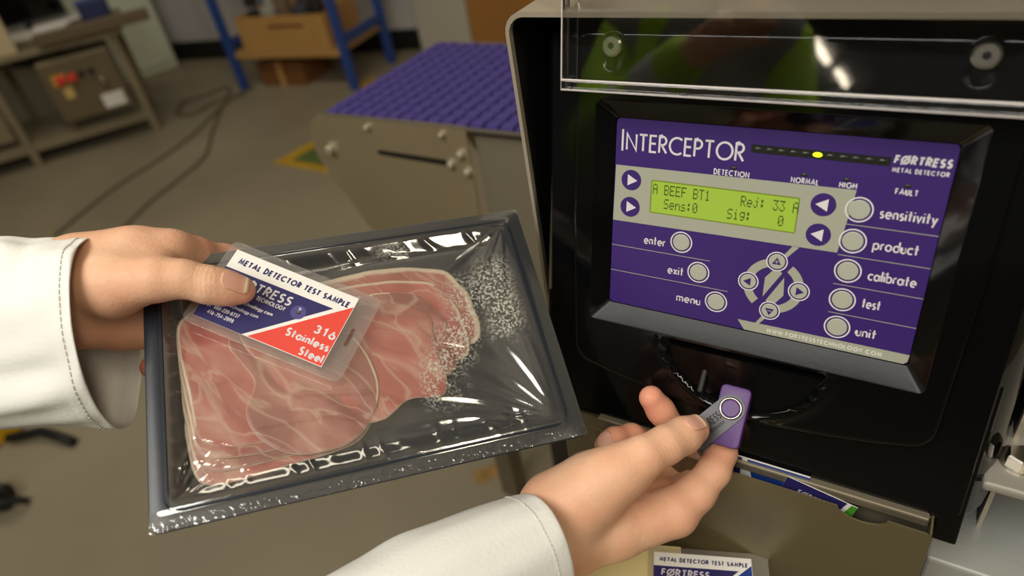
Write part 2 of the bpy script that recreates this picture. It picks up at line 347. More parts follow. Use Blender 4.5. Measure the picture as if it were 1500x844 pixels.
flat('lcd_text', PF, [dotline('A BEEF BT1', -62.8, 16.6, cw, 6.4), dotline('Rej: 33 A', -10.6, 16.2, cw, 6.2), dotline('Sens:0', -55.4, 8.2, cw, 6.2), dotline('Sig:    0', -17.4, 7.7, cw, 6.2)], .26, LCDI, cp)
lettering(PF, .15, WHITE, cp, text2d('I', 14.2, 1.25, -84.4, 40.2), text2d('NTERCEPTOR', 10.8, 1.25, -81.6, 41.2, fit=70.2, gap=.1))
lettering(PF, .15, WHITE, cp, text2d('DETECTION', 3.4, .62, -27.6, 32.7, fit=20, gap=.2))
lettering(PF, .15, WHITE, cp, text2d('NORMAL', 3.2, .6, 14.3, 33, fit=14.2, gap=.2))
lettering(PF, .15, WHITE, cp, text2d('HIGH', 3.2, .6, 38.4, 33.3, fit=8.6, gap=.2))
lettering(PF, .15, WHITE, cp, text2d('FAULT', 3.2, .6, 64.6, 33, fit=10.4, gap=.2))
lettering(PF, .15, WHITE, cp, text2d('F%RTRESS', 4.5, 1.0, 61.2, 48.4, fit=25.2, gap=.14, slant=.12))
lettering(PF, .15, WHITE, cp, text2d('METAL DETECTOR', 2.4, .5, 61.2, 44.2, fit=25, gap=.2))
for s_, x, y, wd in (('sensitivity', 59.8, 19.5, 26.2), ('product', 59.6, 2.1, 21.4), ('calibrate', 60.2, -15.4, 23.2), ('test', 60, -31.9, 9.4), ('unit', 59.9, -49.3, 10.4)):
    lettering(PF, .15, WHITE, cp, text2d(s_, 6.2, .86, x, y, fit=wd, gap=.13))
for s_, xr, y, wd in (('enter', -52.6, -16.2, 14), ('exit', -39.8, -33.2, 10.2), ('menu', -27.6, -50.6, 15.4)):
    lettering(PF, .15, WHITE, cp, text2d(s_, 6.0, .8, xr-wd, y, fit=wd, gap=.13))
lettering(PF, .2, mat('print_pale', srgb(214, 214, 202), .5), cp, text2d('WWW.FORTRESSTECHNOLOGY.COM', 2.9, .75, 13, -58.9, fit=62, gap=.2))
for x0, x1, y in ((-87.9, -24.4, -20.2), (-87.9, -12, -37.6), (43.9, 87.9, 14.1), (43.9, 87.9, -3.5), (44.3, 87.9, -20.6), (44.3, 87.9, -37.9)):
    flat('divider', PF, [poly([(x0, y-.2), (x1, y-.2), (x1, y+.2), (x0, y+.2)])], .13, GREY, cp)
def button(cx, cy, r, extra=None):
    flat('button_ring', PF, [annulus(cx, cy, r*.885, r)], .16, WHITE, cp)
    bb = MB(); rr = r*.76
    bb.loops([[PF(*p, .05) for p in disc(cx, cy, rr)], [PF(*p, .35) for p in disc(cx, cy, rr)], [PF(*p, .55) for p in disc(cx, cy, rr*.93)]], False, True)
    o = bb.build('button', BUTTON, cp)
    if extra:
        for pts, m in extra: flat('button_mark', PF, [poly(pts)], .62, m, cp)
for x, y in ((50, 22.7), (49.8, 5.2), (50.2, -12), (50.2, -29.3), (50.2, -46.2)): button(x, y, 6.9)
for x, y in ((-42.8, -11.3), (-30.7, -28.7), (-18.2, -45.8)): button(x, y, 6.8)
def tri(cx, cy, r, a): return [(cx+r*math.cos(math.radians(a+k*120)), cy+r*math.sin(math.radians(a+k*120))) for k in range(3)]
for x, y, a in ((-77, 23.3, 0), (-76.9, 6.3, 0), (32.5, 22.9, 180), (32.5, 5.9, 180)):
    flat('arrow_disc', PF, [poly(disc(x, y, 6.4))], .16, PURPLE, cp)
    t3 = [(x-2.3, y+3.5), (x-2.3, y-3.5), (x+4, y)] if a == 0 else [(x+2.3, y-3.5), (x+2.3, y+3.5), (x-4, y)]
    flat('arrow_mark', PF, [poly(t3)], .3, WHITE, cp)
wx, wy = 13.2, -28.8
for a0, a1 in ((-105, 57), (75, 232)): flat('wheel_ring', PF, [annulus(wx, wy, 11.9, 16.8, a0, a1)], .13, GREY, cp)
flat('bolt_mark', PF, [poly([(20.4, -2.9), (16.2, -9.5), (13.5, -13), (15.8, -13.5), (24, -3)]), poly([(13.6, -16.8), (8.2, -24.2), (8.2, -36.5), (17.2, -20)]), poly([(18.6, -22.4), (19.6, -33.5), (14, -41.5), (10.2, -38.5)]), poly([(12.4, -44), (6, -54.5), (8.2, -54.5), (14.5, -46)])], .13, GREY, cp)
for x, y, kind in ((13.4, -13.4, 'u'), (27.4, -29.1, 'r'), (13.2, -44.5, 'd'), (-.9, -28.5, 'l')):
    flat('button_base', PF, [poly(disc(x, y, 5.9))], .145, PURPLE, cp)
    a = {'u': 90, 'r': 0, 'd': 270, 'l': 180}[kind]
    ex = [(tri(x, y-.2 if kind == 'u' else y, 2.9, a), PURPLE)]
    button(x, y, 5.9, ex)
    if kind in 'ud':
        p = [poly([(x-1.1, y-.25), (x+1.1, y-.25), (x+1.1, y+.25), (x-1.1, y+.25)])]
        if kind == 'u': p.append(poly([(x-.25, y-1.1), (x+.25, y-1.1), (x+.25, y+1.1), (x-.25, y+1.1)]))
        flat('button_mark', PF, p, .68, GREY, cp)
flat('led_bar', PF, [poly([(-8.4, 47.2), (60, 46.9), (60, 51.4), (-8.4, 51.7)])], .14, mat('led_bar', srgb(26, 27, 25), .4), cp)
def led(x, y, m, rx=2.4, ry=1.3):
    bb = MB(); bb.loops([[PF(*p, .1) for p in disc(x, y, rx, 16, ry)], [PF(*p, .6) for p in disc(x, y, rx*.8, 16, ry*.8)], [PF(*p, .8) for p in disc(x, y, rx*.35, 16, ry*.35)]], False, True)
    bb.build('led', m, cp, True)
for i in range(11): led(-5+i*6.13, 49.35-i*.02, LEDON if i == 5 else LEDOFF)
for x, y in ((-16.6, 37.6), (20.6, 38), (41.6, 37.9), (69.6, 37.9)): led(x, y, LEDOFF, 1.9, 1.0)
# port block in the scoop
UD = np.array([0, -.76, -.65]); UD /= np.linalg.norm(UD); UX = np.array([1., 0, 0]); UN = np.cross(UX, UD); UN = UN if UN[2] > 0 else -UN
UP = at(1083, 560, .4307)             # mouth of the port
UF = Frame(UP, UX, UD, UN)            # local: x across, y out of the port, n up off the stick's face
b = MB()
for lo_, hi_ in (((-14, -14, -9), (-6.9, .5, 4.4)), ((6.9, -14, -9), (14, .5, 4.4)), ((-6.9, -14, 2.9), (6.9, .5, 4.4)), ((-6.9, -14, -9), (6.9, .5, -2.9))): b.box(lo_, hi_, UF, .4)
b.build('port_block', MATT, det)
b = MB(); b.loops([[UF(x, 0.9, n) for x, n in rrect(-7.1, 7.1, -3.1, 3.1, .8)], [UF(x, 1.3, n) for x, n in rrect(-6.9, 6.9, -2.9, 2.9, .8)], [UF(x, 1.3, n) for x, n in rrect(-6.5, 6.5, -2.5, 2.5, .6)], [UF(x, -9, n) for x, n in rrect(-6.4, 6.4, -2.4, 2.4, .6)]], False, True)
b.build('port_frame', mat('port_metal', srgb(120, 100, 60), .3, .9), det)
b = MB(); b.box((-23, -10, -9), (-19.5, 13, 6), UF, 1.2); b.box((-19.5, -10, -9), (-13.5, -7, 6), UF, 1.0); b.build('port_cover', MATT, det)
b = MB(); b.tube([PF(4.5+6.5*math.cos(a), -77.5+3.4*math.sin(a), -7.5) for a in np.linspace(0, 2*math.pi, 24, False)], .0007, 8, True); b.build('reset_ring', mat('ring_brass', srgb(120, 110, 80), .3, .8), det, True)
b = MB(); b.box((-5.5, -81, -10), (14.5, -73, -7.8), PF, .8); b.build('reset_window', BLACK, det)
# cap screws behind the visor, each in a slotted recess
for px, py in ((-87.5, 107.6), (89.4, 106)):
    u, v = (-87.5, 101) if px < 0 else (88.6, 101)
    b = MB(); b.loops([[PF(u+x, v+y, n) for x, y in rrect(-7.5, 7.5, -14, 9, 7)] for n in (8.0, 9.4)]+[[PF(u+x, v+y, n) for x, y in rrect(-6.3, 6.3, -12.8, 7.8, 6)] for n in (9.4, 8.1)], False, True)
    rc = b.build('screw_recess', BLACK, det, True)
    b = MB(); b.cyl(PF(u, v+1, 8), PF(u, v+1, 12.8), .0060, 24, bev=.0012); b.build('cap_screw', mat('screw_steel', srgb(190, 186, 176), .3, .95), det)
    b = MB(); b.cyl(PF(u, v+1, 12.6), PF(u, v+1, 13.0), .0019, 6); b.build('screw_socket', MATT, det)
# clear visor: one thick plate with turned-back ends
ACR = bpy.data.materials.new('clear_acrylic'); ACR.use_nodes = True
_b = ACR.node_tree.nodes['Principled BSDF']; _b.inputs['Base Color'].default_value = (1, 1, 1, 1); _b.inputs['Roughness'].default_value = .02; _b.inputs['Transmission Weight'].default_value = 1; _b.inputs['IOR'].default_value = 1.6
b = MB(); b.box((-112, 78.6, 22), (112, 172, 27), PF, 1.0)
b.build('visor', ACR, det)
EDGE = mat('acrylic_edge_light', srgb(205, 196, 192), .2, spec=.8)  # pale colour stands in for light carried through the clear plate's edges
for v0, v1, n0, n1 in ((78.2, 79.3, 26.2, 27.6), (83.6, 84.7, 26.6, 27.4)):
    b = MB(); b.box((-112.2, v0, n0), (112.2, v1, n1), PF, .3); b.build('visor_edge_light', EDGE, det)
b = MB(); b.box((-112, 79.3, 27.05), (112, 83.6, 28.2), PF, .3); b.build('visor_lip', ACR, det)
for u in (-112.4, 111.6):
    b = MB(); b.box((u, 79, 25.6), (u+.8, 172, 27.3), PF, .25); b.build('visor_edge_light', EDGE, det)
b = MB(); b.box((-112, 82, 9.5), (-109, 172, 21.9), PF, .7); b.build('visor_end', ACR, det)
b = MB(); b.box((109, 82, 9.5), (112, 172, 21.9), PF, .7); b.build('visor_end', ACR, det)
b = MB(); b.cyl(PF(-119, 80, 4), PF(-119, 80, 7.5), .004, 16, bev=.001); b.build('visor_stop', SATIN, det)
# lower edge: folded steel lip, side feet, leaflet pocket, lower case
b = MB(); b.box((-.09, -.047, .9505), (.1165, -.040, .9575), None, .0012); b.build('steel_lip', STEELD, det)
b = MB(); b.box((119.5, -166, -46), (132.5, -60, 3.0), PF, 1.2); b.build('side_foot', BLACK, det)
b = MB(); b.box((-132.5, -152, -46), (-119.5, -60, 3.0), PF, 1.2); b.build('side_foot', BLACK, det)
b = MB(); b.box((123.5, -167.2, -42), (130.5, -165.6, 1), PF, .3); b.build('foot_trim', STEELD, det)
POCK = mat('pocket_steel', srgb(128, 117, 88), .42, .6, bump=.08, bscale=60, stretch=(1, 1, 10))
b = MB(); b.add([], []) if False else None
prof = [(-.088, .955)]
nx, nr = .083, .0135
prof += [(nx-nr, .955)]+[(nx+nr*math.cos(a)*1.0, .955-.008*math.sin(a)) for a in np.linspace(math.pi, 0, 9)[1:-1]]+[(nx+nr, .955)]+[(.1165, .955), (.119, .953), (.119, .62), (-.088, .62)]
b = MB(); b.loops([[(x, -.055, z) for x, z in prof], [(x, -.0538, z) for x, z in prof]], True, True); b.build('pocket_front', POCK, det)
b = MB(); b.box((.1178, -.0538, .62), (.119, -.040, .9545), None); b.build('pocket_side', POCK, det)
b = MB(); b.box((-.125, -.0395, .60), (.1225, .01, .95), None, .002); b.build('lower_case', STEELD, det)
# right-hand bracket with bolt and the bearer it stands on
qb = on_z(1494, 676, .985); qc = on_z(1440, 708, .985)
b = MB(); b.box((qc[0], qc[1], .979), (.26, .10, .985), None, .002); br = b.build('side_bracket', mat('bracket_steel', srgb(180, 176, 166), .45, .5), det)
b = MB(); b.box((.205, .02, .90), (.25, .09, .979), None, .002); b.build('bracket_post', STEELD, det)
for y_ in (qb[1], qb[1]+.07):
    b = MB(); b.cyl((qb[0], y_, .985), (qb[0], y_, .9915), .0075, 6, bev=.001); b.cyl((qb[0], y_, .985), (qb[0], y_, .9865), .0105, 20); b.build('bolt', CHROME, br)
b = MB(); b.box((.124, -.03, .84), (.40, .20, .90), None, .002); b.build('bearer', mat('bearer_steel', srgb(186, 188, 184), .42, .35, bump=.15, bscale=40, stretch=(1, 8, 1)), det)
b = MB(); b.box((.125, -.02, .60), (.39, .19, .84), None, .002); b.build('bearer_leg', STEELD, det)
for sx in (-.12, .12):
    b = MB(); b.box((sx-.02, .03, 0), (sx+.02, .07, .60), None, .003); b.build('stand_leg', STEELD, det)
# ------------------------------------------------------------------ leaflets in the pocket
NAVY = mat('print_navy', srgb(42, 38, 98), .45); BLUE = mat('print_blue', srgb(26, 60, 140), .45); RED = mat('print_red', srgb(226, 70, 56), .5); GREEN = mat('print_green', srgb(70, 150, 40), .5); PAPER = mat('paper_white', srgb(236, 234, 230), .6)
def leaflet(x0, z0, ang, y, wd, h, label, kind):
    t = thing('leaflet', label, 'leaflet', 'leaflets in the steel pocket')
    ca, sa = math.cos(ang), math.sin(ang)
    fr = Frame((x0, y, z0), (ca, 0, sa), (-sa, 0, ca), (0, -1, 0))
    b = MB(); b.box((0, -h, -.4), (wd, 0, 0), fr); b.build('sheet', PAPER, t)
    if kind == 0:
        flat('blue_print', fr, [poly([(6, -h), (0, -h), (0, -1), (wd*.18, -1)]), ], .06, NAVY, t)
        flat('blue_print', fr, [poly([(wd*.24, -1), (wd, -1), (wd, -h), (wd*.5, -h)])], .06, BLUE, t)
        lettering(fr, .12, WHITE, t, text2d('TECHNOLOGY', 2.2, .5, wd*.45, -5.2, fit=18))
    else:
        flat('blue_print', fr, [poly([(0, -h), (0, 0), (wd*.86, 0), (wd*.62, -h)])], .06, NAVY, t)
        flat('green_print', fr, [poly([(wd*.92, 0), (wd, 0), (wd, -h), (wd*.7, -h)])], .06, GREEN, t)
        lettering(fr, .12, WHITE, t, text2d('F%RTRESS', 4.6, .8, 9, -11.5, fit=22, slant=.1))
    return t
leaflet(.002, .9605, .0, -.0445, 50, 60, 'blue and white printed leaflet in the steel pocket beside the hand', 0)
leaflet(.0395, .9585, -.22, -.0475, 42, 60, 'navy leaflet with a green edge standing tilted in the steel pocket', 1)
# ------------------------------------------------------------------ sealed tray of gammon
TK = 1.03
TC = CP + (np.array([-0.1818, -0.1478, 1.0836])-CP)*TK
TX = np.array([0.6751, 0.7214, -0.1543]); TX /= np.linalg.norm(TX)
TN = np.array([0.4352, -0.2206, 0.8729]); TN -= TX*np.dot(TN, TX); TN /= np.linalg.norm(TN); TY = np.cross(TN, TX)
TF = Frame(TC, TX, TY, TN, .001*TK)
TRAYM = mat('tray_plastic', srgb(27, 33, 44), .3, bump=.05, bscale=120)
pack = thing('meat_pack', 'black plastic tray of sliced gammon sealed under wrinkled clear film, held in left hand', 'meat pack')
b = MB()
tl = [(rrect(-113.5, 113.5, -78, 77, 5, 5, 6), -2.2), (rrect(-114, 114, -78.5, 77.5, 5, 5, 6), -1.2), (rrect(-114, 114, -78.5, 77.5, 5, 5, 6), -.4), (rrect(-113.4, 113.4, -78, 77, 5, 5, 6), 0), (rrect(-107, 106.5, -70.5, 70.5, 9, 5, 6), 0), (rrect(-106.4, 105.9, -69.9, 69.9, 9, 5, 6), 1.0), (rrect(-104.6, 104.1, -68.1, 68.4, 9, 5, 6), 1.0), (rrect(-103.6, 103.1, -67.1, 67.4, 9, 5, 6), -.5), (rrect(-97, 97, -61, 61, 9, 5, 6), -13), (rrect(-92, 92, -56, 56, 8, 5, 6), -14.5)]
b.loops([[TF(*p, n) for p in q] for q, n in tl], False, True)
b.loops([[TF(*p, n) for p in q] for q, n in [(rrect(-113.5, 113.5, -78, 77, 5, 5, 6), -2.2), (rrect(-105, 104.5, -68.5, 68.7, 9, 5, 6), -2.4), (rrect(-98.5, 98.5, -62.5, 62.5, 9, 5, 6), -14.5), (rrect(-93, 93, -57, 57, 8, 5, 6), -16)]], False, True)
auto_smooth(b.build('tray', TRAYM, pack, fix=False), 35)
# meat
def meat_material(name, tint):
    m = bpy.data.materials.new(name); m.use_nodes = True; nt = m.node_tree; B = nt.nodes['Principled BSDF']; L = nt.links.new
    tc = nt.nodes.new('ShaderNodeTexCoord')
    mp = nt.nodes.new('ShaderNodeMapping'); mp.inputs['Rotation'].default_value = (.3, .2, .7); mp.inputs['Scale'].default_value = (.55, 1.5, 1); L(tc.outputs['Object'], mp.inputs[0])
    n1 = nt.nodes.new('ShaderNodeTexNoise'); n1.inputs['Scale'].default_value = 34; n1.inputs['Detail'].default_value = 6; n1.inputs['Distortion'].default_value = .6; L(mp.outputs[0], n1.inputs['Vector'])
    r1 = nt.nodes.new('ShaderNodeValToRGB'); e = r1.color_ramp.elements
    e[0].position = .32; e[0].color = srgb(150+tint, 76, 68); e[1].position = .68; e[1].color = srgb(200, 146, 130)
    k = e.new(.5); k.color = srgb(178+tint, 106, 94); L(n1.outputs[0], r1.inputs[0])
    n2 = nt.nodes.new('ShaderNodeTexNoise'); n2.inputs['Scale'].default_value = 26; n2.inputs['Detail'].default_value = 2.5; n2.inputs['Distortion'].default_value = 1.0; L(mp.outputs[0], n2.inputs['Vector'])
    ab = nt.nodes.new('ShaderNodeMath'); ab.operation = 'SUBTRACT'; ab.inputs[1].default_value = .5; L(n2.outputs[0], ab.inputs[0])
    ab2 = nt.nodes.new('ShaderNodeMath'); ab2.operation = 'ABSOLUTE'; L(ab.outputs[0], ab2.inputs[0])
    mr = nt.nodes.new('ShaderNodeMapRange'); mr.inputs[1].default_value = .0; mr.inputs[2].default_value = .03; mr.inputs[3].default_value = .38; mr.inputs[4].default_value = 0; L(ab2.outputs[0], mr.inputs[0])
    at_ = nt.nodes.new('ShaderNodeAttribute'); at_.attribute_name = 'fat'
    n3 = nt.nodes.new('ShaderNodeTexNoise'); n3.inputs['Scale'].default_value = 110; L(mp.outputs[0], n3.inputs['Vector'])
    ad = nt.nodes.new('ShaderNodeMath'); ad.operation = 'MULTIPLY_ADD'; ad.inputs[1].default_value = .5; L(n3.outputs[0], ad.inputs[0]); L(at_.outputs['Fac'], ad.inputs[2])
    m3 = nt.nodes.new('ShaderNodeMapRange'); m3.inputs[1].default_value = .55; m3.inputs[2].default_value = .85; L(ad.outputs[0], m3.inputs[0])
    mxx = nt.nodes.new('ShaderNodeMath'); mxx.operation = 'MAXIMUM'; L(mr.outputs[0], mxx.inputs[0]); L(m3.outputs[0], mxx.inputs[1])
    mx = nt.nodes.new('ShaderNodeMix'); mx.data_type = 'RGBA'; L(mxx.outputs[0], mx.inputs[0]); L(r1.outputs[0], mx.inputs[6]); mx.inputs[7].default_value = srgb(224, 204, 178)
    L(mx.outputs[2], B.inputs['Base Color']); B.inputs['Roughness'].default_value = .35
    B.inputs['Subsurface Weight'].default_value = .15; B.inputs['Subsurface Radius'].default_value = (1, .3, .2); B.inputs['Subsurface Scale'].default_value = .003
    bp = nt.nodes.new('ShaderNodeBump'); bp.inputs['Strength'].default_value = .5; bp.inputs['Distance'].default_value = .001; L(n1.outputs[0], bp.inputs['Height']); L(bp.outputs[0], B.inputs['Normal'])
    return m
MEATS = [meat_material('gammon_%d' % i, t) for i, t in enumerate((0, 10, -10))]
def spline(pts, n=72):
    pts = np.array(pts, float); m = len(pts); out = []
    seg = np.linalg.norm(np.roll(pts, -1, 0)-pts, axis=1); cum = np.r_[0, np.cumsum(seg)]
    for t in np.linspace(0, cum[-1], n, False):
        i = int(np.searchsorted(cum, t, 'right')-1); u = (t-cum[i])/seg[i]
        p0, p1, p2, p3 = pts[i-1], pts[i], pts[(i+1) % m], pts[(i+2) % m]
        out.append(.5*((2*p1)+(-p0+p2)*u+(2*p0-5*p1+4*p2-p3)*u*u+(-p0+3*p1-3*p2+p3)*u**3))
    return np.array(out)
def gammon(outline, zc, slope, th, fatw, label, mi, seed):
    """one slice: outline in tray mm, zc height at its middle, slope tilts it, fatw(point angle) gives the rim of fat"""
    rg = np.random.default_rng(seed)
    c = spline(outline); cen = c.mean(0); V = []; F = []; fat = []
    n = len(c); rings = [1.0, .985, .95, .90, .82, .7, .5, .25]
    ph = rg.uniform(0, 6.28, 4)
    def z(p): return zc+slope[0]*(p[0]-cen[0])+slope[1]*(p[1]-cen[1])+.45*math.sin(p[0]*.11+ph[0])*math.sin(p[1]*.13+ph[1])+.25*math.sin(p[0]*.31+p[1]*.2+ph[2])
    for s_, side in ((1, 1), (-1, -1)):
        for k, r in enumerate(rings):
            for p in c:
                q = cen+(p-cen)*r
                top = z(q)+ (0 if k else -.35*th)
                V.append(TF(q[0], q[1], top if side > 0 else z(q)-th+(0 if k else .35*th)))
                d = np.linalg.norm(p-cen)*(1-r); a = math.atan2(p[1]-cen[1], p[0]-cen[0])
                fat.append(float(np.clip(1-d/max(.1, fatw(a, q)), 0, 1)) if fatw(a, q) > 0 else 0.)
        q = cen; V.append(TF(q[0], q[1], z(q) if side > 0 else z(q)-th)); fat.append(0)
    m = len(rings)
    for sd in (0, 1):
        o = sd*(m*n+1)
        for k in range(m-1):
            for i in range(n):
                f = (o+k*n+i, o+k*n+(i+1) % n, o+(k+1)*n+(i+1) % n, o+(k+1)*n+i); F.append(f if sd == 0 else f[::-1])
        for i in range(n):
            f = (o+(m-1)*n+i, o+(m-1)*n+(i+1) % n, o+m*n); F.append(f if sd == 0 else f[::-1])
    o2 = m*n+1
    for i in range(n): F.append((i, o2+i, o2+(i+1) % n, (i+1) % n))
    o = obj('gammon_slice', V, F, MEATS[mi % 3], None, True)
    at_ = o.data.attributes.new('fat', 'FLOAT', 'POINT'); at_.data.foreach_set('value', np.array(fat, dtype=np.float32))
    tag(o, label, 'gammon', 'raw gammon slices sealed in the black tray'); return o
nofat = lambda a, q: 0.0
def edge_fat(test, wd): return lambda a, q: wd if test(a, q) else .5
# rear stack (towards the top right of the tray), shingled down towards the lower left
A0 = np.array([(-58, 44), (-5, 54), (30, 54.5), (52, 50), (62, 45), (66, 37), (71, 28), (72, 17), (73, 5), (68, -6), (48, -8), (34, -18), (22, -30), (6, -40), (-20, -34), (-50, 0)], float)
sh = [(0, 0, 'rearmost gammon slice of the right stack, with the widest pale fat edge along the top'), (-7, -9, 'second gammon slice from the back of the right stack'), (-15, -17, 'third gammon slice from the back of the right stack'), (-22, -24, 'fourth gammon slice from the back of the right stack'), (-28, -31, 'front slice of the right gammon stack, overlapped by the big round slice')]
for i, (dx, dy, lab) in enumerate(sh):
    c = A0.copy()
    wt = sst(-45, 70, c[:, 0]+c[:, 1]); c[:, 0] += dx*(.15+.85*wt); c[:, 1] += dy*(.1+.9*wt)
    if i: c[:, 0] += np.where(c[:, 0] > 45, -4*i*.5, 0)
    gammon(c, -10.6+i*1.05, (-.006, -.012), 1.3, edge_fat(lambda a, q: q[1] > 36 or q[0] > 58, 7 if i == 0 else 4), lab, i, 10+i)
# front stack (lower left), shingled up towards the card
B0 = np.array([(-100, 40), (-102, 18), (-101, -8), (-98, -30), (-95, -50), (-88, -57), (-70, -58), (-46, -56), (-22, -54), (-8, -50), (1, -38), (5, -27), (5, -14), (0, 4), (-14, 24), (-45, 44), (-75, 50)], float)
shb = [(0, 0, 'lowest gammon slice of the front stack, at the bottom left corner of the tray'), (0, 7, 'second gammon slice from the bottom in the left gammon stack'), (.5, 14, 'middle gammon slice of the left stack under the test card'), (1, 21, 'gammon slice second from the top in the left stack'), (1, 8, 'big round top slice of the front gammon stack, below the red corner of the card')]
for i, (dx, dy, lab) in enumerate(shb):
    c = B0.copy()
    low = c[:, 1] < 10
    if i < 4: c[:, 1] += np.where(low, dy*(1-(c[:, 0]+100)/160), 0); c[:, 0] += dx+np.where(c[:, 0] < -80, i*.8, 0)
    else:
        c = np.array([(-62, 34), (-72, 20), (-66, 6), (-60, -8), (-66, -24), (-60, -40), (-44, -52), (-22, -54), (-8, -49), (1, -38), (5.5, -27), (5.5, -14), (0, 4), (-14, 24), (-40, 40)], float)
    gammon(c, -10.4+i*1.2, (.010, -.006), 1.4, edge_fat(lambda a, q: (q[0] > -4 and q[1] > -34) if i == 4 else q[0] < -92, 2.6 if i == 4 else 3), lab, i+1, 30+i)
# film
def filmh(u, v):
    edge = min(103.0-u, u+103.5, 67.2-v, v+67.0)
    if edge < 0: return (1.25 if edge > -3 else .35)+.0
    dA = sst(78, 62, u)*sst(62, 50, v)*sst(-62, -34, v+0.0*u)*sst(118, 70, u+.0)
    low = sst(35, 80, u-.35*v)                                # film dips where the tray is empty
    base = -2.7-2.0*low*sst(70, 20, abs(v+15))
    base += -1.2*sst(0, 1, math.sin(u*.02))*0
    h = 1.25+(base-1.25)*sst(0, 11, edge)*sst(0, 30, 103.0-u)
    # tight ripples along the long sides
    rb = math.exp(-((v+60)/5.0)**2)*(u > -60)+.55*math.exp(-((v+60)/6.0)**2)*(u <= -60)
    h += rb*(.62+.38*math.sin(u*.31+1.3*math.sin(u*.11)))*max(0, math.sin(u*.47+1.5*math.sin(u*.17)+.9*math.sin(u*.071+1)+(.16+.1*math.sin(u*.13))*(v+60)))**2
    rt = math.exp(-((v-61)/4.0)**2)
    h += rt*(.5+.35*math.sin(u*.27))*max(0, math.sin(u*.36+1.7*math.sin(u*.15)+.8*math.sin(u*.06)+.35*(v-61)))**2
    h += 1.1*math.exp(-((v-56-.02*u-1.2*math.sin(u*.09))/1.3)**2)*sst(-60, -40, u)*sst(50, 30, u)
    rl = math.exp(-((u+98)/3.2)**2); h += rl*.7*max(0, math.sin(v*.5+.6*math.sin(v*.19)))**2
    # long folds fanning into the lower right corner
    dx, dy = 101-u, v+66
    r = math.hypot(dx, dy)+1e-3; th = math.degrees(math.atan2(dy, dx))
    fan = 0
    for a0, wd, am in ((14, 2.2, 1.5), (27, 3.0, 1.9), (40, 3.2, 1.3), (56, 3.5, 1.1), (72, 3.5, 1.6), (82, 2.2, 1.3)):
        fan += .55*am*math.exp(-((th-a0-3*math.sin(r*.05))/(1.45*wd))**2)
    h += fan*sst(0, 10, edge)*sst(2, 18, r)*sst(120, 55, r)
    dx, dy = 101-u, 66-v; r = math.hypot(dx, dy)+1e-3; th = math.degrees(math.atan2(dy, dx))
    for a0, wd, am in ((30, 3.5, 1.0), (55, 4, .9), (76, 3, 1.1)): h += am*math.exp(-((th-a0)/wd)**2)*sst(0, 8, edge)*sst(3, 14, r)*sst(70, 30, r)
    dx, dy = u+101, v+65; r = math.hypot(dx, dy)+1e-3; th = math.degrees(math.atan2(dy, dx))
    for a0, wd, am in ((20, 3.5, .8), (38, 4, 1.0), (58, 4, .8), (75, 3, .7)): h += am*math.exp(-((th-a0-4*math.sin(r*.12))/wd)**2)*sst(0, 6, edge)*sst(3, 10, r)*sst(55, 20, r)
    # drawn creases over the meat
    for (x0, y0, x1, y1, am) in ((-38, -20, 0, -27, .55), (-30, -33, -6, -42, .5), (-60, -34, -20, -36, .3), (10, 10, 60, -10, .5), (-96, -30, -70, -42, .4), (-95, -44, -66, -55, .5)):
        L2 = (x1-x0)**2+(y1-y0)**2; t = ((u-x0)*(x1-x0)+(v-y0)*(y1-y0))/L2
        if -.1 < t < 1.1:
            d = abs((u-x0)*(y1-y0)-(v-y0)*(x1-x0))/math.sqrt(L2); h += am*math.exp(-(d/1.0)**2)*sst(-.1, .1, t)*sst(1.1, .9, t)
    return h
gx = np.r_[np.linspace(-113.7, -104, 5), np.linspace(-103, 102.6, 206), np.linspace(103.6, 113.7, 5)]
gy = np.r_[np.linspace(-78.2, -68, 5), np.linspace(-67, 67, 136), np.linspace(68, 77.2, 5)]
V = []; fog = []; crk = []
for v_ in gy:
    for u_ in gx:
        corner = max(abs(u_)-108.7, 0)+0
        V.append(TF(u_, v_, float(filmh(u_, v_)))); 
        f1 = sst(20, 4, abs(u_-57-.4*v_))*sst(26, 8, abs(v_+4)); f2 = sst(16, 3, abs(u_-86))*sst(36, 16, abs(v_-16)); f3 = sst(18, 4, abs(u_-42))*sst(24, 6, abs(v_+28)); f4 = sst(16, 3, abs(u_-30))*sst(8, 1, abs(v_-60)); f5 = sst(26, 6, abs(u_-72))*sst(20, 6, abs(v_-22))*.6
        fog.append(float(max(f1*.8, f2*.72, f3*.75, f4*.6, f5)))
        ed = min(113.7-abs(u_), v_+78.2); crk.append(1.0 if v_ < -73 else 0.0)
W_ = len(gx); F = [(j*W_+i, j*W_+i+1, (j+1)*W_+i+1, (j+1)*W_+i) for j in range(len(gy)-1) for i in range(W_-1) if not (gx[i] < -105.5 and gy[j] > -70)]
def thin_fresnel(nt, f0, normal=None):
    """reflectance of a thin sheet, the same from both sides"""
    L = nt.links.new
    lw = nt.nodes.new('ShaderNodeLayerWeight'); lw.inputs[0].default_value = .5
    if normal is not None: L(normal, lw.inputs['Normal'])
    pw = nt.nodes.new('ShaderNodeMath'); pw.operation = 'POWER'; pw.inputs[1].default_value = 4; L(lw.outputs['Facing'], pw.inputs[0])
    ma = nt.nodes.new('ShaderNodeMath'); ma.operation = 'MULTIPLY_ADD'; ma.inputs[1].default_value = 1-f0; ma.inputs[2].default_value = f0; L(pw.outputs[0], ma.inputs[0]); return ma
FILM = bpy.data.materials.new('clear_film'); FILM.use_nodes = True; nt = FILM.node_tree; L = nt.links.new
for n_ in list(nt.nodes): nt.nodes.remove(n_)
out = nt.nodes.new('ShaderNodeOutputMaterial'); tr = nt.nodes.new('ShaderNodeBsdfTransparent'); tr.inputs[0].default_value = (.93, .93, .93, 1)
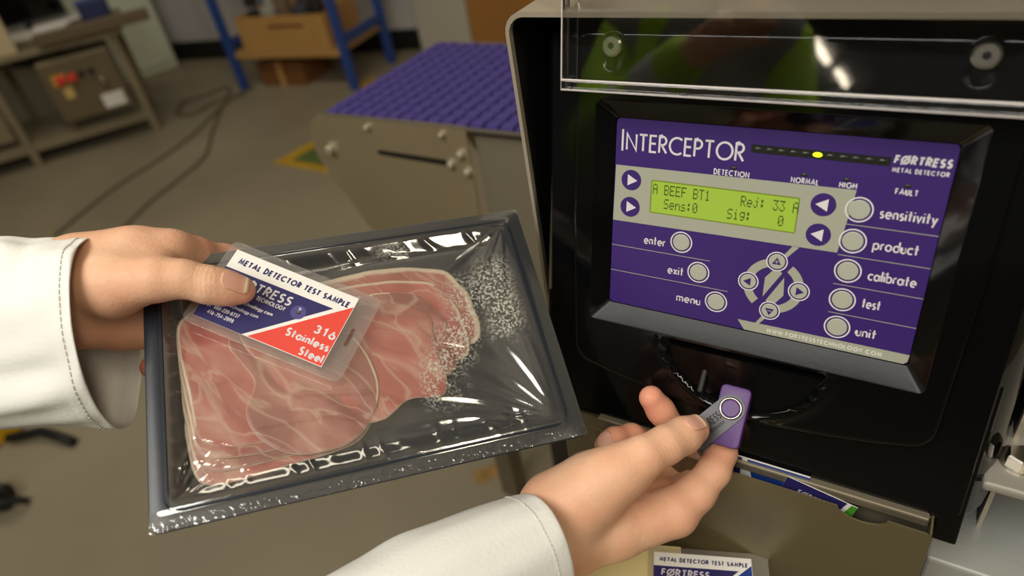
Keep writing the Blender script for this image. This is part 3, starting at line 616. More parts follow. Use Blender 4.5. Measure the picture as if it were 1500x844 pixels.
gl = nt.nodes.new('ShaderNodeBsdfGlossy'); gl.inputs['Roughness'].default_value = .10; gl.inputs['Color'].default_value = (1, 1, 1, 1)
tc = nt.nodes.new('ShaderNodeTexCoord'); nn_ = nt.nodes.new('ShaderNodeTexNoise'); nn_.inputs['Scale'].default_value = 70; nn_.inputs['Detail'].default_value = 3; L(tc.outputs['Object'], nn_.inputs['Vector'])
nk = nt.nodes.new('ShaderNodeTexNoise'); nk.inputs['Scale'].default_value = 330; nk.inputs['Detail'].default_value = 2; L(tc.outputs['Object'], nk.inputs['Vector'])
ak = nt.nodes.new('ShaderNodeAttribute'); ak.attribute_name = 'crinkle'
mk = nt.nodes.new('ShaderNodeMath'); mk.operation = 'MULTIPLY'; mk.use_clamp = False; L(nk.outputs[0], mk.inputs[0]); L(ak.outputs['Fac'], mk.inputs[1])
sm = nt.nodes.new('ShaderNodeMath'); sm.operation = 'MULTIPLY_ADD'; sm.inputs[1].default_value = .10; L(nn_.outputs[0], sm.inputs[0]); L(mk.outputs[0], sm.inputs[2])
bp = nt.nodes.new('ShaderNodeBump'); bp.inputs['Strength'].default_value = .3; bp.inputs['Distance'].default_value = .002; L(sm.outputs[0], bp.inputs['Height'])
L(bp.outputs[0], gl.inputs['Normal']); fr_ = thin_fresnel(nt, .15, bp.outputs[0])
m1 = nt.nodes.new('ShaderNodeMixShader'); L(fr_.outputs[0], m1.inputs[0]); L(tr.outputs[0], m1.inputs[1]); L(gl.outputs[0], m1.inputs[2])
df = nt.nodes.new('ShaderNodeBsdfDiffuse'); df.inputs[0].default_value = srgb(196, 194, 184)
af = nt.nodes.new('ShaderNodeAttribute'); af.attribute_name = 'fog'
nf = nt.nodes.new('ShaderNodeTexNoise'); nf.inputs['Scale'].default_value = 620; nf.inputs['Detail'].default_value = 2; L(tc.outputs['Object'], nf.inputs['Vector'])
nb = nt.nodes.new('ShaderNodeTexNoise'); nb.inputs['Scale'].default_value = 60; nb.inputs['Detail'].default_value = 4; nb.inputs['Distortion'].default_value = 1.2; L(tc.outputs['Object'], nb.inputs['Vector'])
q1 = nt.nodes.new('ShaderNodeMapRange'); q1.inputs[1].default_value = .46; q1.inputs[2].default_value = .6; L(nf.outputs[0], q1.inputs[0])
q2 = nt.nodes.new('ShaderNodeMapRange'); q2.inputs[1].default_value = .36; q2.inputs[2].default_value = .52; L(nb.outputs[0], q2.inputs[0])
p1 = nt.nodes.new('ShaderNodeMath'); p1.operation = 'MULTIPLY'; L(q1.outputs[0], p1.inputs[0]); L(q2.outputs[0], p1.inputs[1])
p2 = nt.nodes.new('ShaderNodeMath'); p2.operation = 'MULTIPLY'; p2.use_clamp = True; L(p1.outputs[0], p2.inputs[0]); L(af.outputs['Fac'], p2.inputs[1])
p3 = nt.nodes.new('ShaderNodeMath'); p3.operation = 'MULTIPLY_ADD'; p3.inputs[1].default_value = .95; p3.inputs[2].default_value = .04; L(p2.outputs[0], p3.inputs[0])
m2 = nt.nodes.new('ShaderNodeMixShader'); L(p3.outputs[0], m2.inputs[0]); L(m1.outputs[0], m2.inputs[1]); L(df.outputs[0], m2.inputs[2]); L(m2.outputs[0], out.inputs[0])
film = obj('film', V, F, FILM, pack, True)
for nm, a in (('fog', fog), ('crinkle', crk)):
    q = film.data.attributes.new(nm, 'FLOAT', 'POINT'); q.data.foreach_set('value', np.array(a, dtype=np.float32))
# ------------------------------------------------------------------ test card
LAM = bpy.data.materials.new('laminate'); LAM.use_nodes = True; nt = LAM.node_tree; L = nt.links.new
for n_ in list(nt.nodes): nt.nodes.remove(n_)
out = nt.nodes.new('ShaderNodeOutputMaterial'); tr = nt.nodes.new('ShaderNodeBsdfTransparent'); tr.inputs[0].default_value = (.95, .95, .95, 1)
df = nt.nodes.new('ShaderNodeBsdfDiffuse'); df.inputs[0].default_value = srgb(215, 212, 208); gl = nt.nodes.new('ShaderNodeBsdfGlossy'); gl.inputs['Roughness'].default_value = .12
fr_ = thin_fresnel(nt, .05)
m1 = nt.nodes.new('ShaderNodeMixShader'); m1.inputs[0].default_value = .09; L(tr.outputs[0], m1.inputs[1]); L(df.outputs[0], m1.inputs[2])
m2 = nt.nodes.new('ShaderNodeMixShader'); L(fr_.outputs[0], m2.inputs[0]); L(m1.outputs[0], m2.inputs[1]); L(gl.outputs[0], m2.inputs[2]); L(m2.outputs[0], out.inputs[0])
def test_card(fr, label, full=True):
    t = thing('test_card', label, 'test card', 'laminated metal detector test cards')
    o_ = rrect(-44, 52, -28, 28, 4, 5, 1); h_ = rrect(43.8, 46.2, -7, 5, 1.15, 5, 1)
    b = MB()
    # laminate with a slot: bridge the outline to the slot at top and bottom faces
    b.loops([[fr(*p, .35) for p in h_], [fr(*p, .35) for p in o_], [fr(*p, -.35) for p in o_], [fr(*p, -.35) for p in h_], [fr(*p, .35) for p in h_]])
    b.build('laminate', LAM, t)
    b = MB(); b.box((-39.1, -23.2, -.1), (39.1, 23.2, .42), fr); b.build('printed_card', PAPER, t)
    flat('navy_print', fr, [poly([(-39.1, 10.8), (-39.1, -23.2), (-9.5, -23.2), (28.7, 11.3)])], .46, NAVY, t)
    flat('red_print', fr, [poly([(38.8, 16.9), (-6.2, -22.9), (38.8, -22.9)])], .46, RED if full else BLUE, t)
    lettering(fr, .5, NAVY, t, text2d('METAL DETECTOR TEST SAMPLE', 4.0, .95, -34.5, 14.9, fit=70.5, gap=.2, slant=.08))
    lettering(fr, .5, WHITE, t, text2d('F%RTRESS', 6.2, 1.1, -33, 2.3, fit=38.5, gap=.12, slant=.1), text2d('TECHNOLOGY', 2.7, .5, -13.5, -1.5, fit=18, gap=.16))
    if full:
        lettering(fr, .5, WHITE, t, text2d('www.fortresstechnology.com', 2.4, .5, -37.5, -7.0, fit=37.5, gap=.14), text2d('info@fortresstechnology.com'.replace('info@', ''), 2.3, .36, -34.5, -11.4, fit=28, gap=.14),
                  text2d('Tel:  888-220-8737', 2.4, .42, -37, -15.6, fit=21, gap=.16), text2d('416-754-2898', 2.4, .42, -33.2, -19.4, fit=16, gap=.16))
        lettering(fr, .5, WHITE, t, text2d('316', 5.4, 1.1, 38, -6.6, 'R', fit=13, gap=.2), text2d('Stainless', 5.4, 1.05, 38, -14.2, 'R', fit=26.5, gap=.13), text2d('Steel', 5.4, 1.05, 38, -21.6, 'R', fit=14.5, gap=.13))
        flat('bubble', fr, [poly(disc(12, 1.2, 4.4))], .52, mat('bubble_gloss', srgb(84, 80, 140), .15), t)
        b = MB(); b.cyl(fr(12, 1.2, .5), fr(12, 1.2, 1.2), .0012, 12, bev=.0003); b.build('test_sphere', CHROME, t)
        lettering(fr, .56, WHITE, t, text2d('2', 2.6, .5, 10.9, 1.6))
    return t
cu = np.array([.816, -.577]); cv = np.array([.577, .816])
tilt = np.array([-.05, .06])
CX = TX*cu[0]+TY*cu[1]; CY = TX*cv[0]+TY*cv[1]
CO = TF(-41.6, 31.9, 4.6)
CN = TN+CX*.02-CY*.02; CN /= np.linalg.norm(CN); CX -= CN*np.dot(CX, CN); CX /= np.linalg.norm(CX); CY = np.cross(CN, CX)
test_card(Frame(CO, CX, CY, CN, .001*TK*1.0), 'red and navy laminated stainless steel test card pinched under the thumb on the tray')
# second card lying on the cream crate at the bottom edge
BX = at(1099, 826, .478)-at(958, 808.5, .49); bw = np.linalg.norm(BX); BX[2] = 0; BX /= np.linalg.norm(BX); BY = np.cross((0, 0, 1.), BX)
k2 = bw/78.2
p0 = at(958, 808.5, .49); zc = p0[2]
CO2 = p0+BX*39.1*k2-BY*23.2*k2; CO2[2] = zc
test_card(Frame(CO2, BX, BY, (0, 0, 1), k2), 'navy and white laminated test card lying on the cream crate below the machine', False)
CREAM = mat('crate_cream', srgb(222, 206, 150), .5)
cr = thing('crate', 'cream plastic crate under the lower test card', 'crate')
zt = zc-.0006
cfr = lambda x, y, z: CO2+BX*x+BY*y+np.array([0, 0, z-zc])
b = MB(); b.box((-.115, -.16, zt-.004), (-.014, .026, zt-.0003), cfr, .001); b.build('lid', CREAM, cr)
b = MB(); b.box((-.110, -.155, zt-.12), (-.019, .021, zt-.004), cfr, .004); b.build('body', CREAM, cr)
bt = thing('steel_stand', 'small steel stand under the cream crate', 'stand')
b = MB(); b.box((-.125, -.17, zt-.135), (-.005, .022, zt-.12), cfr, .003); b.build('top', STEELD, bt)
for x_, y_ in ((-.114, -.158), (-.016, -.158), (-.114, .010), (-.016, .010)):
    b = MB(); b.box((x_-.01, y_-.01, 0), (x_+.01, y_+.01, zt-.135), cfr); b.build('leg', STEELD, bt)
# ------------------------------------------------------------------ usb stick
usb = thing('usb_stick', 'purple swivel usb stick plugged into the port under the panel', 'usb stick')
VIOLET = mat('stick_violet', srgb(84, 44, 118), .45, bump=.06, bscale=900); COVER = mat('swivel_metal', srgb(70, 69, 74), .42, .5, bump=.05, bscale=300)
b = MB()
so = [(-9, 3.0), (9, 3.0)]
def stick(ins, n): return [UF(x, y, n) for x, y in rrect(-9.3+ins, 9.3-ins, 3.2+ins, 41-ins, 3.2, 6, 1)]
b.loops([stick(1.2, -4.2), stick(.3, -3.9), stick(0, -3.0), stick(0, 3.0), stick(.3, 3.9), stick(1.2, 4.2)], True, True)
auto_smooth(b.build('body', VIOLET, usb), 40)
b = MB(); b.box((-6, -7.5, -2.1), (6, 3.4, 2.1), UF, .3); b.build('plug', CHROME, usb)
sa = math.radians(36)                 # the cover is swung out round the rivet
RV = (-.4, 17.5)
def SW(x, y, n):                       # x across, y along the cover away from the rivet
    return UF(RV[0]+x*math.cos(sa)-y*math.sin(sa), RV[1]+x*math.sin(sa)+y*math.cos(sa), n)
def cov(n, ins=0): return [SW(x, y, n) for x, y in [(8.6*math.cos(a), 8.6*math.sin(a)) for a in np.linspace(math.pi, 2*math.pi, 15)]+[(8.6, 30), (8.2, 31.5), (-8.2, 31.5), (-8.6, 30)]]
b = MB()
for n0, n1 in ((4.5, 5.3), (-5.3, -4.5)): b.loops([cov(n0), cov(n1)], True, True)
b.loops([[SW(-8.4, 31+1.6*math.sin(a), 4.9*math.cos(a)) for a in np.linspace(0, math.pi, 9)]+[SW(-8.4, 31+.8*math.sin(a), 4.5*math.cos(a)) for a in np.linspace(math.pi, 0, 9)],
         [SW(8.4, 31+1.6*math.sin(a), 4.9*math.cos(a)) for a in np.linspace(0, math.pi, 9)]+[SW(8.4, 31+.8*math.sin(a), 4.5*math.cos(a)) for a in np.linspace(math.pi, 0, 9)]], True, True)
sc = b.build('swivel_cover', COVER, usb)
b = MB(); b.tube([SW(6.3*math.cos(a), 6.3*math.sin(a), 5.5) for a in np.linspace(0, 2*math.pi, 28, False)], .0009, 8, True); b.build('rivet_ring', CHROME, usb, True)
b = MB(); b.loops([[SW(*p, 4.2) for p in disc(0, 0, 5.6)], [SW(*p, 5.7) for p in disc(0, 0, 5.6)], [SW(*p, 6.1) for p in disc(0, 0, 4.9)]], False, True); b.build('rivet', VIOLET, usb)
SWF = Frame(SW(0, 0, 0), -(SW(0, 1, 0)-SW(0, 0, 0))*1000, -(SW(1, 0, 0)-SW(0, 0, 0))*1000, UN)
lettering(SWF, 5.4, MATT, sc, text2d('F%RTRESS', 5.4, .8, -26.5, -1.2, fit=19, gap=.12, slant=.1), text2d('TECHNOLOGY', 2, .35, -19, -4.6, fit=11))
# ------------------------------------------------------------------ the person: two hands and the sleeves of a lab coat
class Body:
    """a limb as one implicit surface grown from tapered bones, meshed by surface nets"""
    def __init__(s): s.g = []
    def chain(s, pts, k=.004):
        """pts: (px, py, depth, radius mm); bones of one chain are blended into one another"""
        P_ = [at(*q[:3]) for q in pts]; s.g.append(([(P_[i], P_[i+1], pts[i][3]*.001, pts[i+1][3]*.001) for i in range(len(P_)-1)], k)); return P_
    @staticmethod
    def smin(a, b, k):
        h = np.clip(.5+.5*(b-a)/k, 0, 1); return b+(a-b)*h-k*h*(1-h)
    def sdf(s, X):
        D = None
        for bones, k in s.g:
            d = None
            for a, b, r0, r1 in bones:
                ab = (b-a).astype(np.float32); t = np.clip(((X-a.astype(np.float32))@ab)/float(ab@ab), 0, 1)
                e = np.sqrt((((X-a.astype(np.float32))-t[..., None]*ab)**2).sum(-1))-(r0+(r1-r0)*t)
                d = e if d is None else s.smin(d, e, .005)
            D = d if D is None else s.smin(D, d, k)
        return D
    def grad(s, X, h=3e-4):
        g = np.stack([s.sdf(X+np.eye(3, dtype=np.float32)[i]*h)-s.sdf(X-np.eye(3, dtype=np.float32)[i]*h) for i in range(3)], -1)
        return g/(np.linalg.norm(g, axis=-1, keepdims=True)+1e-9)
    def mesh(s, res=.00105):
        pts = np.array([p for bones, k in s.g for a, b, r0, r1 in bones for p in (a-max(r0, r1), a+max(r0, r1), b-max(r0, r1), b+max(r0, r1))])
        lo = pts.min(0)-.006; hi = pts.max(0)+.006; n = np.ceil((hi-lo)/res).astype(int)+1
        ax = [(lo[i]+res*np.arange(n[i])).astype(np.float32) for i in range(3)]
        F_ = np.empty(n, np.float32)
        for i in range(n[0]):
            Y, Z = np.meshgrid(ax[1], ax[2], indexing='ij'); F_[i] = s.sdf(np.stack([np.full_like(Y, ax[0][i]), Y, Z], -1))
        I = F_ < 0
        c = np.zeros(n-1, int)
        for dx in (0, 1):
            for dy in (0, 1):
                for dz in (0, 1): c += I[dx:n[0]-1+dx, dy:n[1]-1+dy, dz:n[2]-1+dz]
        act = (c > 0) & (c < 8); idx = -np.ones(n-1, int); cells = np.argwhere(act); idx[act] = np.arange(len(cells))
        acc = np.zeros((len(cells), 3)); cnt = np.zeros(len(cells))
        cor = [np.array((a, b, d)) for a in (0, 1) for b in (0, 1) for d in (0, 1)]
        for p in range(8):
            for q in range(p+1, 8):
                if abs(cor[p]-cor[q]).sum() != 1: continue
                fp = F_[tuple((cells+cor[p]).T)]; fq = F_[tuple((cells+cor[q]).T)]; m = (fp < 0) != (fq < 0)
                t = np.where(m, fp/(fp-fq+1e-12), 0)[:, None]; acc += np.where(m[:, None], cells+cor[p]+(cor[q]-cor[p])*t, 0); cnt += m
        V = (lo+(acc/cnt[:, None])*res).astype(np.float32); Q = []
        for d in range(3):
            e = [1, 1, 1]; e[d] = 0
            sl0 = tuple(slice(1, n[i]-1) if i != d else slice(0, n[i]-1) for i in range(3)); sl1 = tuple(slice(1, n[i]-1) if i != d else slice(1, n[i]) for i in range(3))
            a, b = I[sl0], I[sl1]; ch = np.argwhere(a != b)
            off = np.array([1 if i != d else 0 for i in range(3)]); ch = ch+off; u, v = [i for i in range(3) if i != d]
            eu = np.zeros(3, int); eu[u] = 1; ev = np.zeros(3, int); ev[v] = 1
            q = np.stack([idx[tuple((ch-eu-ev).T)], idx[tuple((ch-ev).T)], idx[tuple(ch.T)], idx[tuple((ch-eu).T)]], 1)
            fl_ = I[tuple(ch.T)]; fl_ = fl_ if d != 1 else ~fl_
            q[~fl_] = q[~fl_][:, ::-1]; Q.append(q)
        Q = np.concatenate(Q)
        for _ in range(2): V = V-(s.sdf(V)[:, None]*s.grad(V)).astype(np.float32)*.8
        return V, Q
def skin_material():
    m = bpy.data.materials.new('skin'); m.use_nodes = True; nt = m.node_tree; B = nt.nodes['Principled BSDF']; L = nt.links.new
    tc = nt.nodes.new('ShaderNodeTexCoord')
    n1 = nt.nodes.new('ShaderNodeTexNoise'); n1.inputs['Scale'].default_value = 38; n1.inputs['Detail'].default_value = 5; L(tc.outputs['Object'], n1.inputs['Vector'])
    r = nt.nodes.new('ShaderNodeValToRGB'); e = r.color_ramp.elements; e[0].position = .3; e[0].color = srgb(222, 168, 136); e[1].position = .72; e[1].color = srgb(234, 190, 158); L(n1.outputs[0], r.inputs[0])
    a = nt.nodes.new('ShaderNodeAttribute'); a.attribute_name = 'flush'
    mx = nt.nodes.new('ShaderNodeMix'); mx.data_type = 'RGBA'; L(a.outputs['Fac'], mx.inputs[0]); L(r.outputs[0], mx.inputs[6]); mx.inputs[7].default_value = srgb(226, 144, 120); L(mx.outputs[2], B.inputs['Base Color'])
    B.inputs['Roughness'].default_value = .48; B.inputs['Subsurface Weight'].default_value = .18; B.inputs['Subsurface Radius'].default_value = (1, .32, .16); B.inputs['Subsurface Scale'].default_value = .005
    B.inputs['Specular IOR Level'].default_value = .35
    v = nt.nodes.new('ShaderNodeTexVoronoi'); v.inputs['Scale'].default_value = 900; L(tc.outputs['Object'], v.inputs['Vector'])
    n2 = nt.nodes.new('ShaderNodeTexNoise'); n2.inputs['Scale'].default_value = 260; n2.inputs['Detail'].default_value = 3; L(tc.outputs['Object'], n2.inputs['Vector'])
    ad = nt.nodes.new('ShaderNodeMath'); ad.operation = 'MULTIPLY_ADD'; ad.inputs[1].default_value = .35; L(v.outputs[0], ad.inputs[0]); L(n2.outputs[0], ad.inputs[2])
    bp = nt.nodes.new('ShaderNodeBump'); bp.inputs['Strength'].default_value = .45; bp.inputs['Distance'].default_value = .0007; L(ad.outputs[0], bp.inputs['Height']); L(bp.outputs[0], B.inputs['Normal'])
    return m
SKIN = skin_material()
NAIL = mat('nail', srgb(226, 170, 148), .28, bump=.05, bscale=200, sss=.1); NAILTIP = mat('nail_edge', srgb(238, 214, 178), .35)
def hand(body, creases, flush, parent):
    V, Q = body.mesh()
    N = body.grad(V); disp = np.zeros(len(V)); fl_ = np.zeros(len(V))
    for (p, ax_, dorsal, wd, am, offs) in creases:           # wrinkle lines across a joint
        r = V-p; t = r@ax_; side = np.clip((N@dorsal)*1.4, 0, 1); near = np.exp(-(np.linalg.norm(r, axis=1)/.016)**4)
        bend = (r@np.cross(ax_, dorsal))
        for o_, a_ in offs:
            disp -= am*a_*np.exp(-(((t-o_-bend**2*12)/wd))**2)*side*near
    for p, rad, amt in flush: fl_ = np.maximum(fl_, amt*np.exp(-(np.linalg.norm(V-p, axis=1)/rad)**2))
    V = V+N*disp[:, None]
    o = obj('hand', V, Q, SKIN, parent, True)
    at_ = o.data.attributes.new('flush', 'FLOAT', 'POINT'); at_.data.foreach_set('value', fl_.astype(np.float32))
    return o
def nail(body, parent, centre, axis, up, wd, ln, lift=.0004):
    axis = axis/np.linalg.norm(axis); up = up-axis*np.dot(up, axis); up /= np.linalg.norm(up); sd = np.cross(axis, up)
    nu, nv = 13, 15; V = []; F = []
    for j in range(nv):
        t = j/(nv-1); y = (t-.5)*ln
        half = wd/2*(math.sqrt(max(0, 1-((.32-t)/.34)**2)) if t < .32 else 1.0)*(1 if t < .78 else math.sqrt(max(.0, 1-((t-.78)/.30)**2)))
        half = max(half, wd*.12)
        for i in range(nu):
            x = (i/(nu-1)*2-1)*half; X = centre+axis*y+sd*x+up*.012
            for _ in range(14):
                d = float(body.sdf(X[None].astype(np.float32))[0]); X = X-up*d*.9
                if d < 1e-5: break
            # flatter than the flesh across its width
            V.append(X+up*(lift+.0005*(x/(wd/2))**2 + (.0004*max(0, t-.7)/.3)))
    top = len(V); V += [v-up*.0009 for v in V[:top]]
    tip = []
    for j in range(nv-1):
        for i in range(nu-1):
            a = j*nu+i; F.append((a, a+1, a+nu+1, a+nu)); tip.append(j > nv-4)
            F.append((top+a, top+a+nu, top+a+nu+1, top+a+1)); tip.append(j > nv-4)
    edge = [i for i in range(nu)]+[j*nu+nu-1 for j in range(1, nv)]+[(nv-1)*nu+i for i in range(nu-2, -1, -1)]+[j*nu for j in range(nv-2, 0, -1)]
    for a, b in zip(edge, edge[1:]+edge[:1]): F.append((a, top+a, top+b, b)); tip.append(False)
    o = obj('fingernail', V, F, [NAIL, NAILTIP], parent, True)
    for p, t in zip(o.data.polygons, tip): p.material_index = int(t)
    return o
person = thing('person', 'person in a white lab coat holding the meat tray and plugging in a usb stick', 'person')
TOCAM = -RC[2]
# left hand: palm to the viewer, thumb over the tray, fingers behind it
LH = Body()
LH.chain([(-330, 470, .462, 33), (-70, 440, .425, 27), (40, 432, .412, 27), (105, 425, .404, 24)])
LH.chain([(95, 398, .404, 17.5), (190, 378, .407, 15), (254, 368, .410, 12.6)], .010)
LH.chain([(95, 452, .405, 20), (185, 425, .410, 16), (248, 408, .418, 12)], .010)
LH.chain([(100, 462, .407, 18), (180, 462, .414, 15), (245, 450, .424, 12)], .008)
LH.chain([(110, 466, .408, 17), (180, 478, .414, 13.5), (238, 487, .424, 11)], .008)
LH.chain([(120, 388, .402, 17), (200, 372, .401, 13.5), (236, 391, .392, 9.5)], .012)
th = LH.chain([(118, 418, .396, 19), (165, 416, .386, 18.5), (232, 409, .377, 11.8), (268, 408.5, .378, 9.9), (305, 417, .382, 10.0), (332, 422, .387, 9.2), (353, 425, .3905, 7.9)], .011)
LH.chain([(248, 371, .409, 12.4), (284, 373, .423, 10.6), (330, 380, .443, 9.0), (360, 388, .452, 8.6), (405, 400, .457, 8.2), (450, 408, .457, 7.4)], .006)
LH.chain([(248, 410, .418, 11.5), (310, 420, .446, 9.2), (380, 432, .456, 8.6), (440, 440, .454, 7.6)], .004)
LH.chain([(242, 452, .424, 11), (310, 468, .444, 8.8), (375, 476, .448, 8), (425, 480, .444, 7.2)], .004)
LH.chain([(236, 488, .424, 10.5), (268, 514, .436, 8), (246, 534, .430, 7.4), (222, 538, .424, 6.6)], .004)
a = th[5]-th[3]; a /= np.linalg.norm(a); dors = TOCAM*.82+np.array([-.2, .1, .45]); dors -= a*np.dot(dors, a); dors /= np.linalg.norm(dors)
ca = th[4]-th[2]; ca /= np.linalg.norm(ca)
webp = at(226, 452, .38)
lh = hand(LH, [(at(302, 408, .378), ca, dors, .0009, .00050, [(-.0050, .8), (-.0030, 1), (-.0008, 1.1), (.0018, .9), (.0040, .6)]),
               (at(233, 425, .375), (at(300, 400, .38)-at(200, 450, .38))/np.linalg.norm(at(300, 400, .38)-at(200, 450, .38)), TOCAM, .0008, .00022, [(-.008, 1), (-.004, 1), (.002, .7)])],
          [(th[6], .014, .45), (at(180, 490, .41), .035, .3), (at(212, 538, .42), .012, .9), (at(300, 350, .43), .02, .5), (at(205, 450, .385), .018, .35)], person)
nail(LH, lh, at(343.5, 415.5, .384), a, dors, .0117, .0150)
# right hand: seen from the thumb side, pinching the stick between thumb and index finger
RH = Body()
RH.chain([(420, 1015, .343, 33), (640, 905, .385, 30), (730, 850, .398, 27), (805, 795, .408, 25)])
RH.chain([(815, 745, .410, 23), (870, 712, .407, 20), (915, 690, .403, 14.5)], .012)
RH.chain([(818, 800, .416, 20), (900, 775, .421, 18), (985, 752, .424, 14.5)], .012)
RH.chain([(815, 780, .428, 20), (900, 745, .440, 18), (975, 735, .448, 13)], .010)
RH.chain([(815, 765, .436, 18), (890, 725, .452, 15), (950, 715, .462, 12)], .010)
rt = RH.chain([(850, 735, .403, 18), (905, 692, .397, 13.8), (945, 668, .396, 11.4), (975, 652, .401, 10.6), (1001, 638, .408, 10.2), (1017, 629.5, .4135, 8.9)], .010)
RH.chain([(990, 748, .425, 13.8), (1020, 722, .428, 11.2), (1046, 690, .432, 9.6), (1057, 663, .438, 8.9), (1056, 640, .4435, 8.3), (1046, 618, .447, 7.4)], .006)
md = RH.chain([(980, 735, .450, 12), (1030, 700, .465, 9.6), (1020, 672, .468, 9.0), (990, 632, .457, 8.6), (968, 602, .450, 8.4), (954, 583, .446, 7.9)], .004)
rg_ = RH.chain([(955, 715, .464, 11.5), (985, 690, .478, 9.5), (968, 660, .474, 9), (925, 641, .455, 8.4), (900, 645, .446, 7.7), (886, 652, .443, 6.6)], .004)
RH.chain([(935, 722, .474, 11), (945, 700, .490, 8.5), (925, 690, .488, 8), (895, 690, .476, 7)], .004)
a2 = rt[5]-rt[3]; a2 /= np.linalg.norm(a2); d2 = TOCAM*.62+np.array([-.15, .2, .62]); d2 -= a2*np.dot(d2, a2); d2 /= np.linalg.norm(d2)
ca2 = rt[4]-rt[2]; ca2 /= np.linalg.norm(ca2)
rh = hand(RH, [(at(965, 644, .392), ca2, d2, .0009, .00045, [(-.005, .7), (-.0025, 1), (0, 1), (.0025, .9), (.005, .6)]),
               (at(958, 690, .405), np.array([.2, .5, .84]), TOCAM, .0009, .0003, [(0, 1)])],
          [(rt[5], .014, .45), (md[5], .022, .8), (rg_[4], .022, .65), (at(1058, 660, .43), .018, .45), (at(1020, 760, .415), .02, .3), (at(985, 700, .405), .022, .35)], person)
nail(RH, rh, at(1018.5, 617, .404), a2, d2, .0112, .0145)
a3 = rg_[5]-rg_[3]; a3 /= np.linalg.norm(a3); d3 = TOCAM*.35+np.array([-.55, .0, .15]); d3 -= a3*np.dot(d3, a3); d3 /= np.linalg.norm(d3)
nail(RH, rh, at(884.5, 645.5, .437), a3, d3, .0098, .0120)
# sleeves
COAT = mat('lab_coat', srgb(240, 240, 236), .75, bump=.25, bscale=420, var=.02, vscale=10, sss=0)
STITCH = mat('stitch', srgb(206, 205, 196), .8)
def sleeve(rings, parent, folds, seed):
    """rings: (centre px,py,depth, A=(dx,dy,dd) , B=(dx,dy,dd)) image-space semi-axes"""
    n = 96; L_ = []
    R3 = []
    for (x, y, d), A_, B_ in rings:
        c = at(x, y, d); R3.append((c, at(x+A_[0], y+A_[1], d+A_[2])-c, at(x+B_[0], y+B_[1], d+B_[2])-c))
    m = 60; V = []; ts = np.linspace(0, len(R3)-1, m)
    for t in ts:
        i = min(int(t), len(R3)-2); u = t-i; u = u if len(R3) > 2 else u
        P4 = [R3[max(i-1, 0)], R3[i], R3[i+1], R3[min(i+2, len(R3)-1)]]
        cr_ = lambda k: .5*((2*P4[1][k])+(-P4[0][k]+P4[2][k])*u+(2*P4[0][k]-5*P4[1][k]+4*P4[2][k]-P4[3][k])*u*u+(-P4[0][k]+3*P4[1][k]-3*P4[2][k]+P4[3][k])*u**3)
        c, Aa, Bb = cr_(0), cr_(1), cr_(2)
        row = []
        for k in range(n):
            g = 2*math.pi*k/n; dv = Aa*math.cos(g)+Bb*math.sin(g)
            row.append(c+dv*(1+folds(g, t/(len(R3)-1))))
        V.append(row)
    out_ = V; inn = []
    for j, row in enumerate(out_):
        c = sum(row)/n; inn.append([p+(c-p)/np.linalg.norm(c-p)*.0011 for p in row])
    b = MB(); b.loops(inn+[ [ (p+q)/2+(out_[-1][k]-out_[-2][k])/np.linalg.norm(out_[-1][k]-out_[-2][k])*.0008 for k, (p, q) in enumerate(zip(inn[-1], out_[-1]))] ]+out_[::-1])
    o = b.build('sleeve', COAT, parent, True)
    return o, out_
def bump_(g, g0, w_): 
    d = (g-g0+math.pi) % (2*math.pi)-math.pi; return math.exp(-(d/w_)**2)
def folds_l(g, t):
    q = .016*math.sin(5*g+3*t)+.009*math.sin(9*g-7*t)+.006*math.sin(14*g+9*t)
    q += .075*bump_(g, 2.35, .16)*sst(1.0, .7, t)                       # long fold along the lower front
    q += -.07*bump_(g, 2.08, .14)*sst(1.0, .75, t)
    q += .03*math.exp(-((t-.62)/.05)**2)*bump_(g, .7, .7)-.02*math.exp(-((t-.72)/.04)**2)*bump_(g, .8, .8)
    q += .035*bump_(g, 2.7, .18)*math.exp(-((t-.86)/.1)**2)
    q += .012*math.exp(-((t-.915)/.012)**2)
    return q*(1-.6*sst(.97, 1, t))
sl, rows = sleeve([((-430, 530, .475), (0, -150, 0), (4, -8, -.056)), ((-270, 512, .450), (-2, -150, 0), (-2, -9, -.054)), ((-130, 500, .430), (-4, -148, 0), (-8, -10, -.052)), ((-40, 494, .420), (-6, -142, 0), (-14, -12, -.052)), ((40, 491, .412), (-8, -138, 0), (-28, -16, -.052)), ((105, 490, .408), (-10, -137, 0), (-44, -22, -.051)), ((159, 492, .405), (-13, -137, 0), (-58, -30, -.049))], person, folds_l, 1)
def stitches(rows, j, parent, k0, k1):
    b = MB(); n = len(rows[0])
    row = rows[j]; c = sum(row)/n
    for k in range(k0, k1):
        p0, p1 = row[k % n], row[(k+1) % n]; q = p0+(p1-p0)*.72; o_ = (p0-c)/np.linalg.norm(p0-c)*.0003
        b.cyl(p0+o_, q+o_, .00035, 5)
    return b.build('cuff_stitching', STITCH, parent)
stitches(rows, 55, sl, 0, 96)
def folds_r(g, t):
    q = .016*math.sin(4*g+2*t)+.011*math.sin(7*g-5*t)+.006*math.sin(13*g+8*t)
    q += .035*bump_(g, .25, .25)*math.exp(-((t-.62)/.07)**2)-.03*bump_(g, .35, .3)*math.exp(-((t-.5)/.07)**2)
    q += .03*bump_(g, 1.0, .2)*sst(.9, .5, t)
    return q*(1-.6*sst(.96, 1, t))
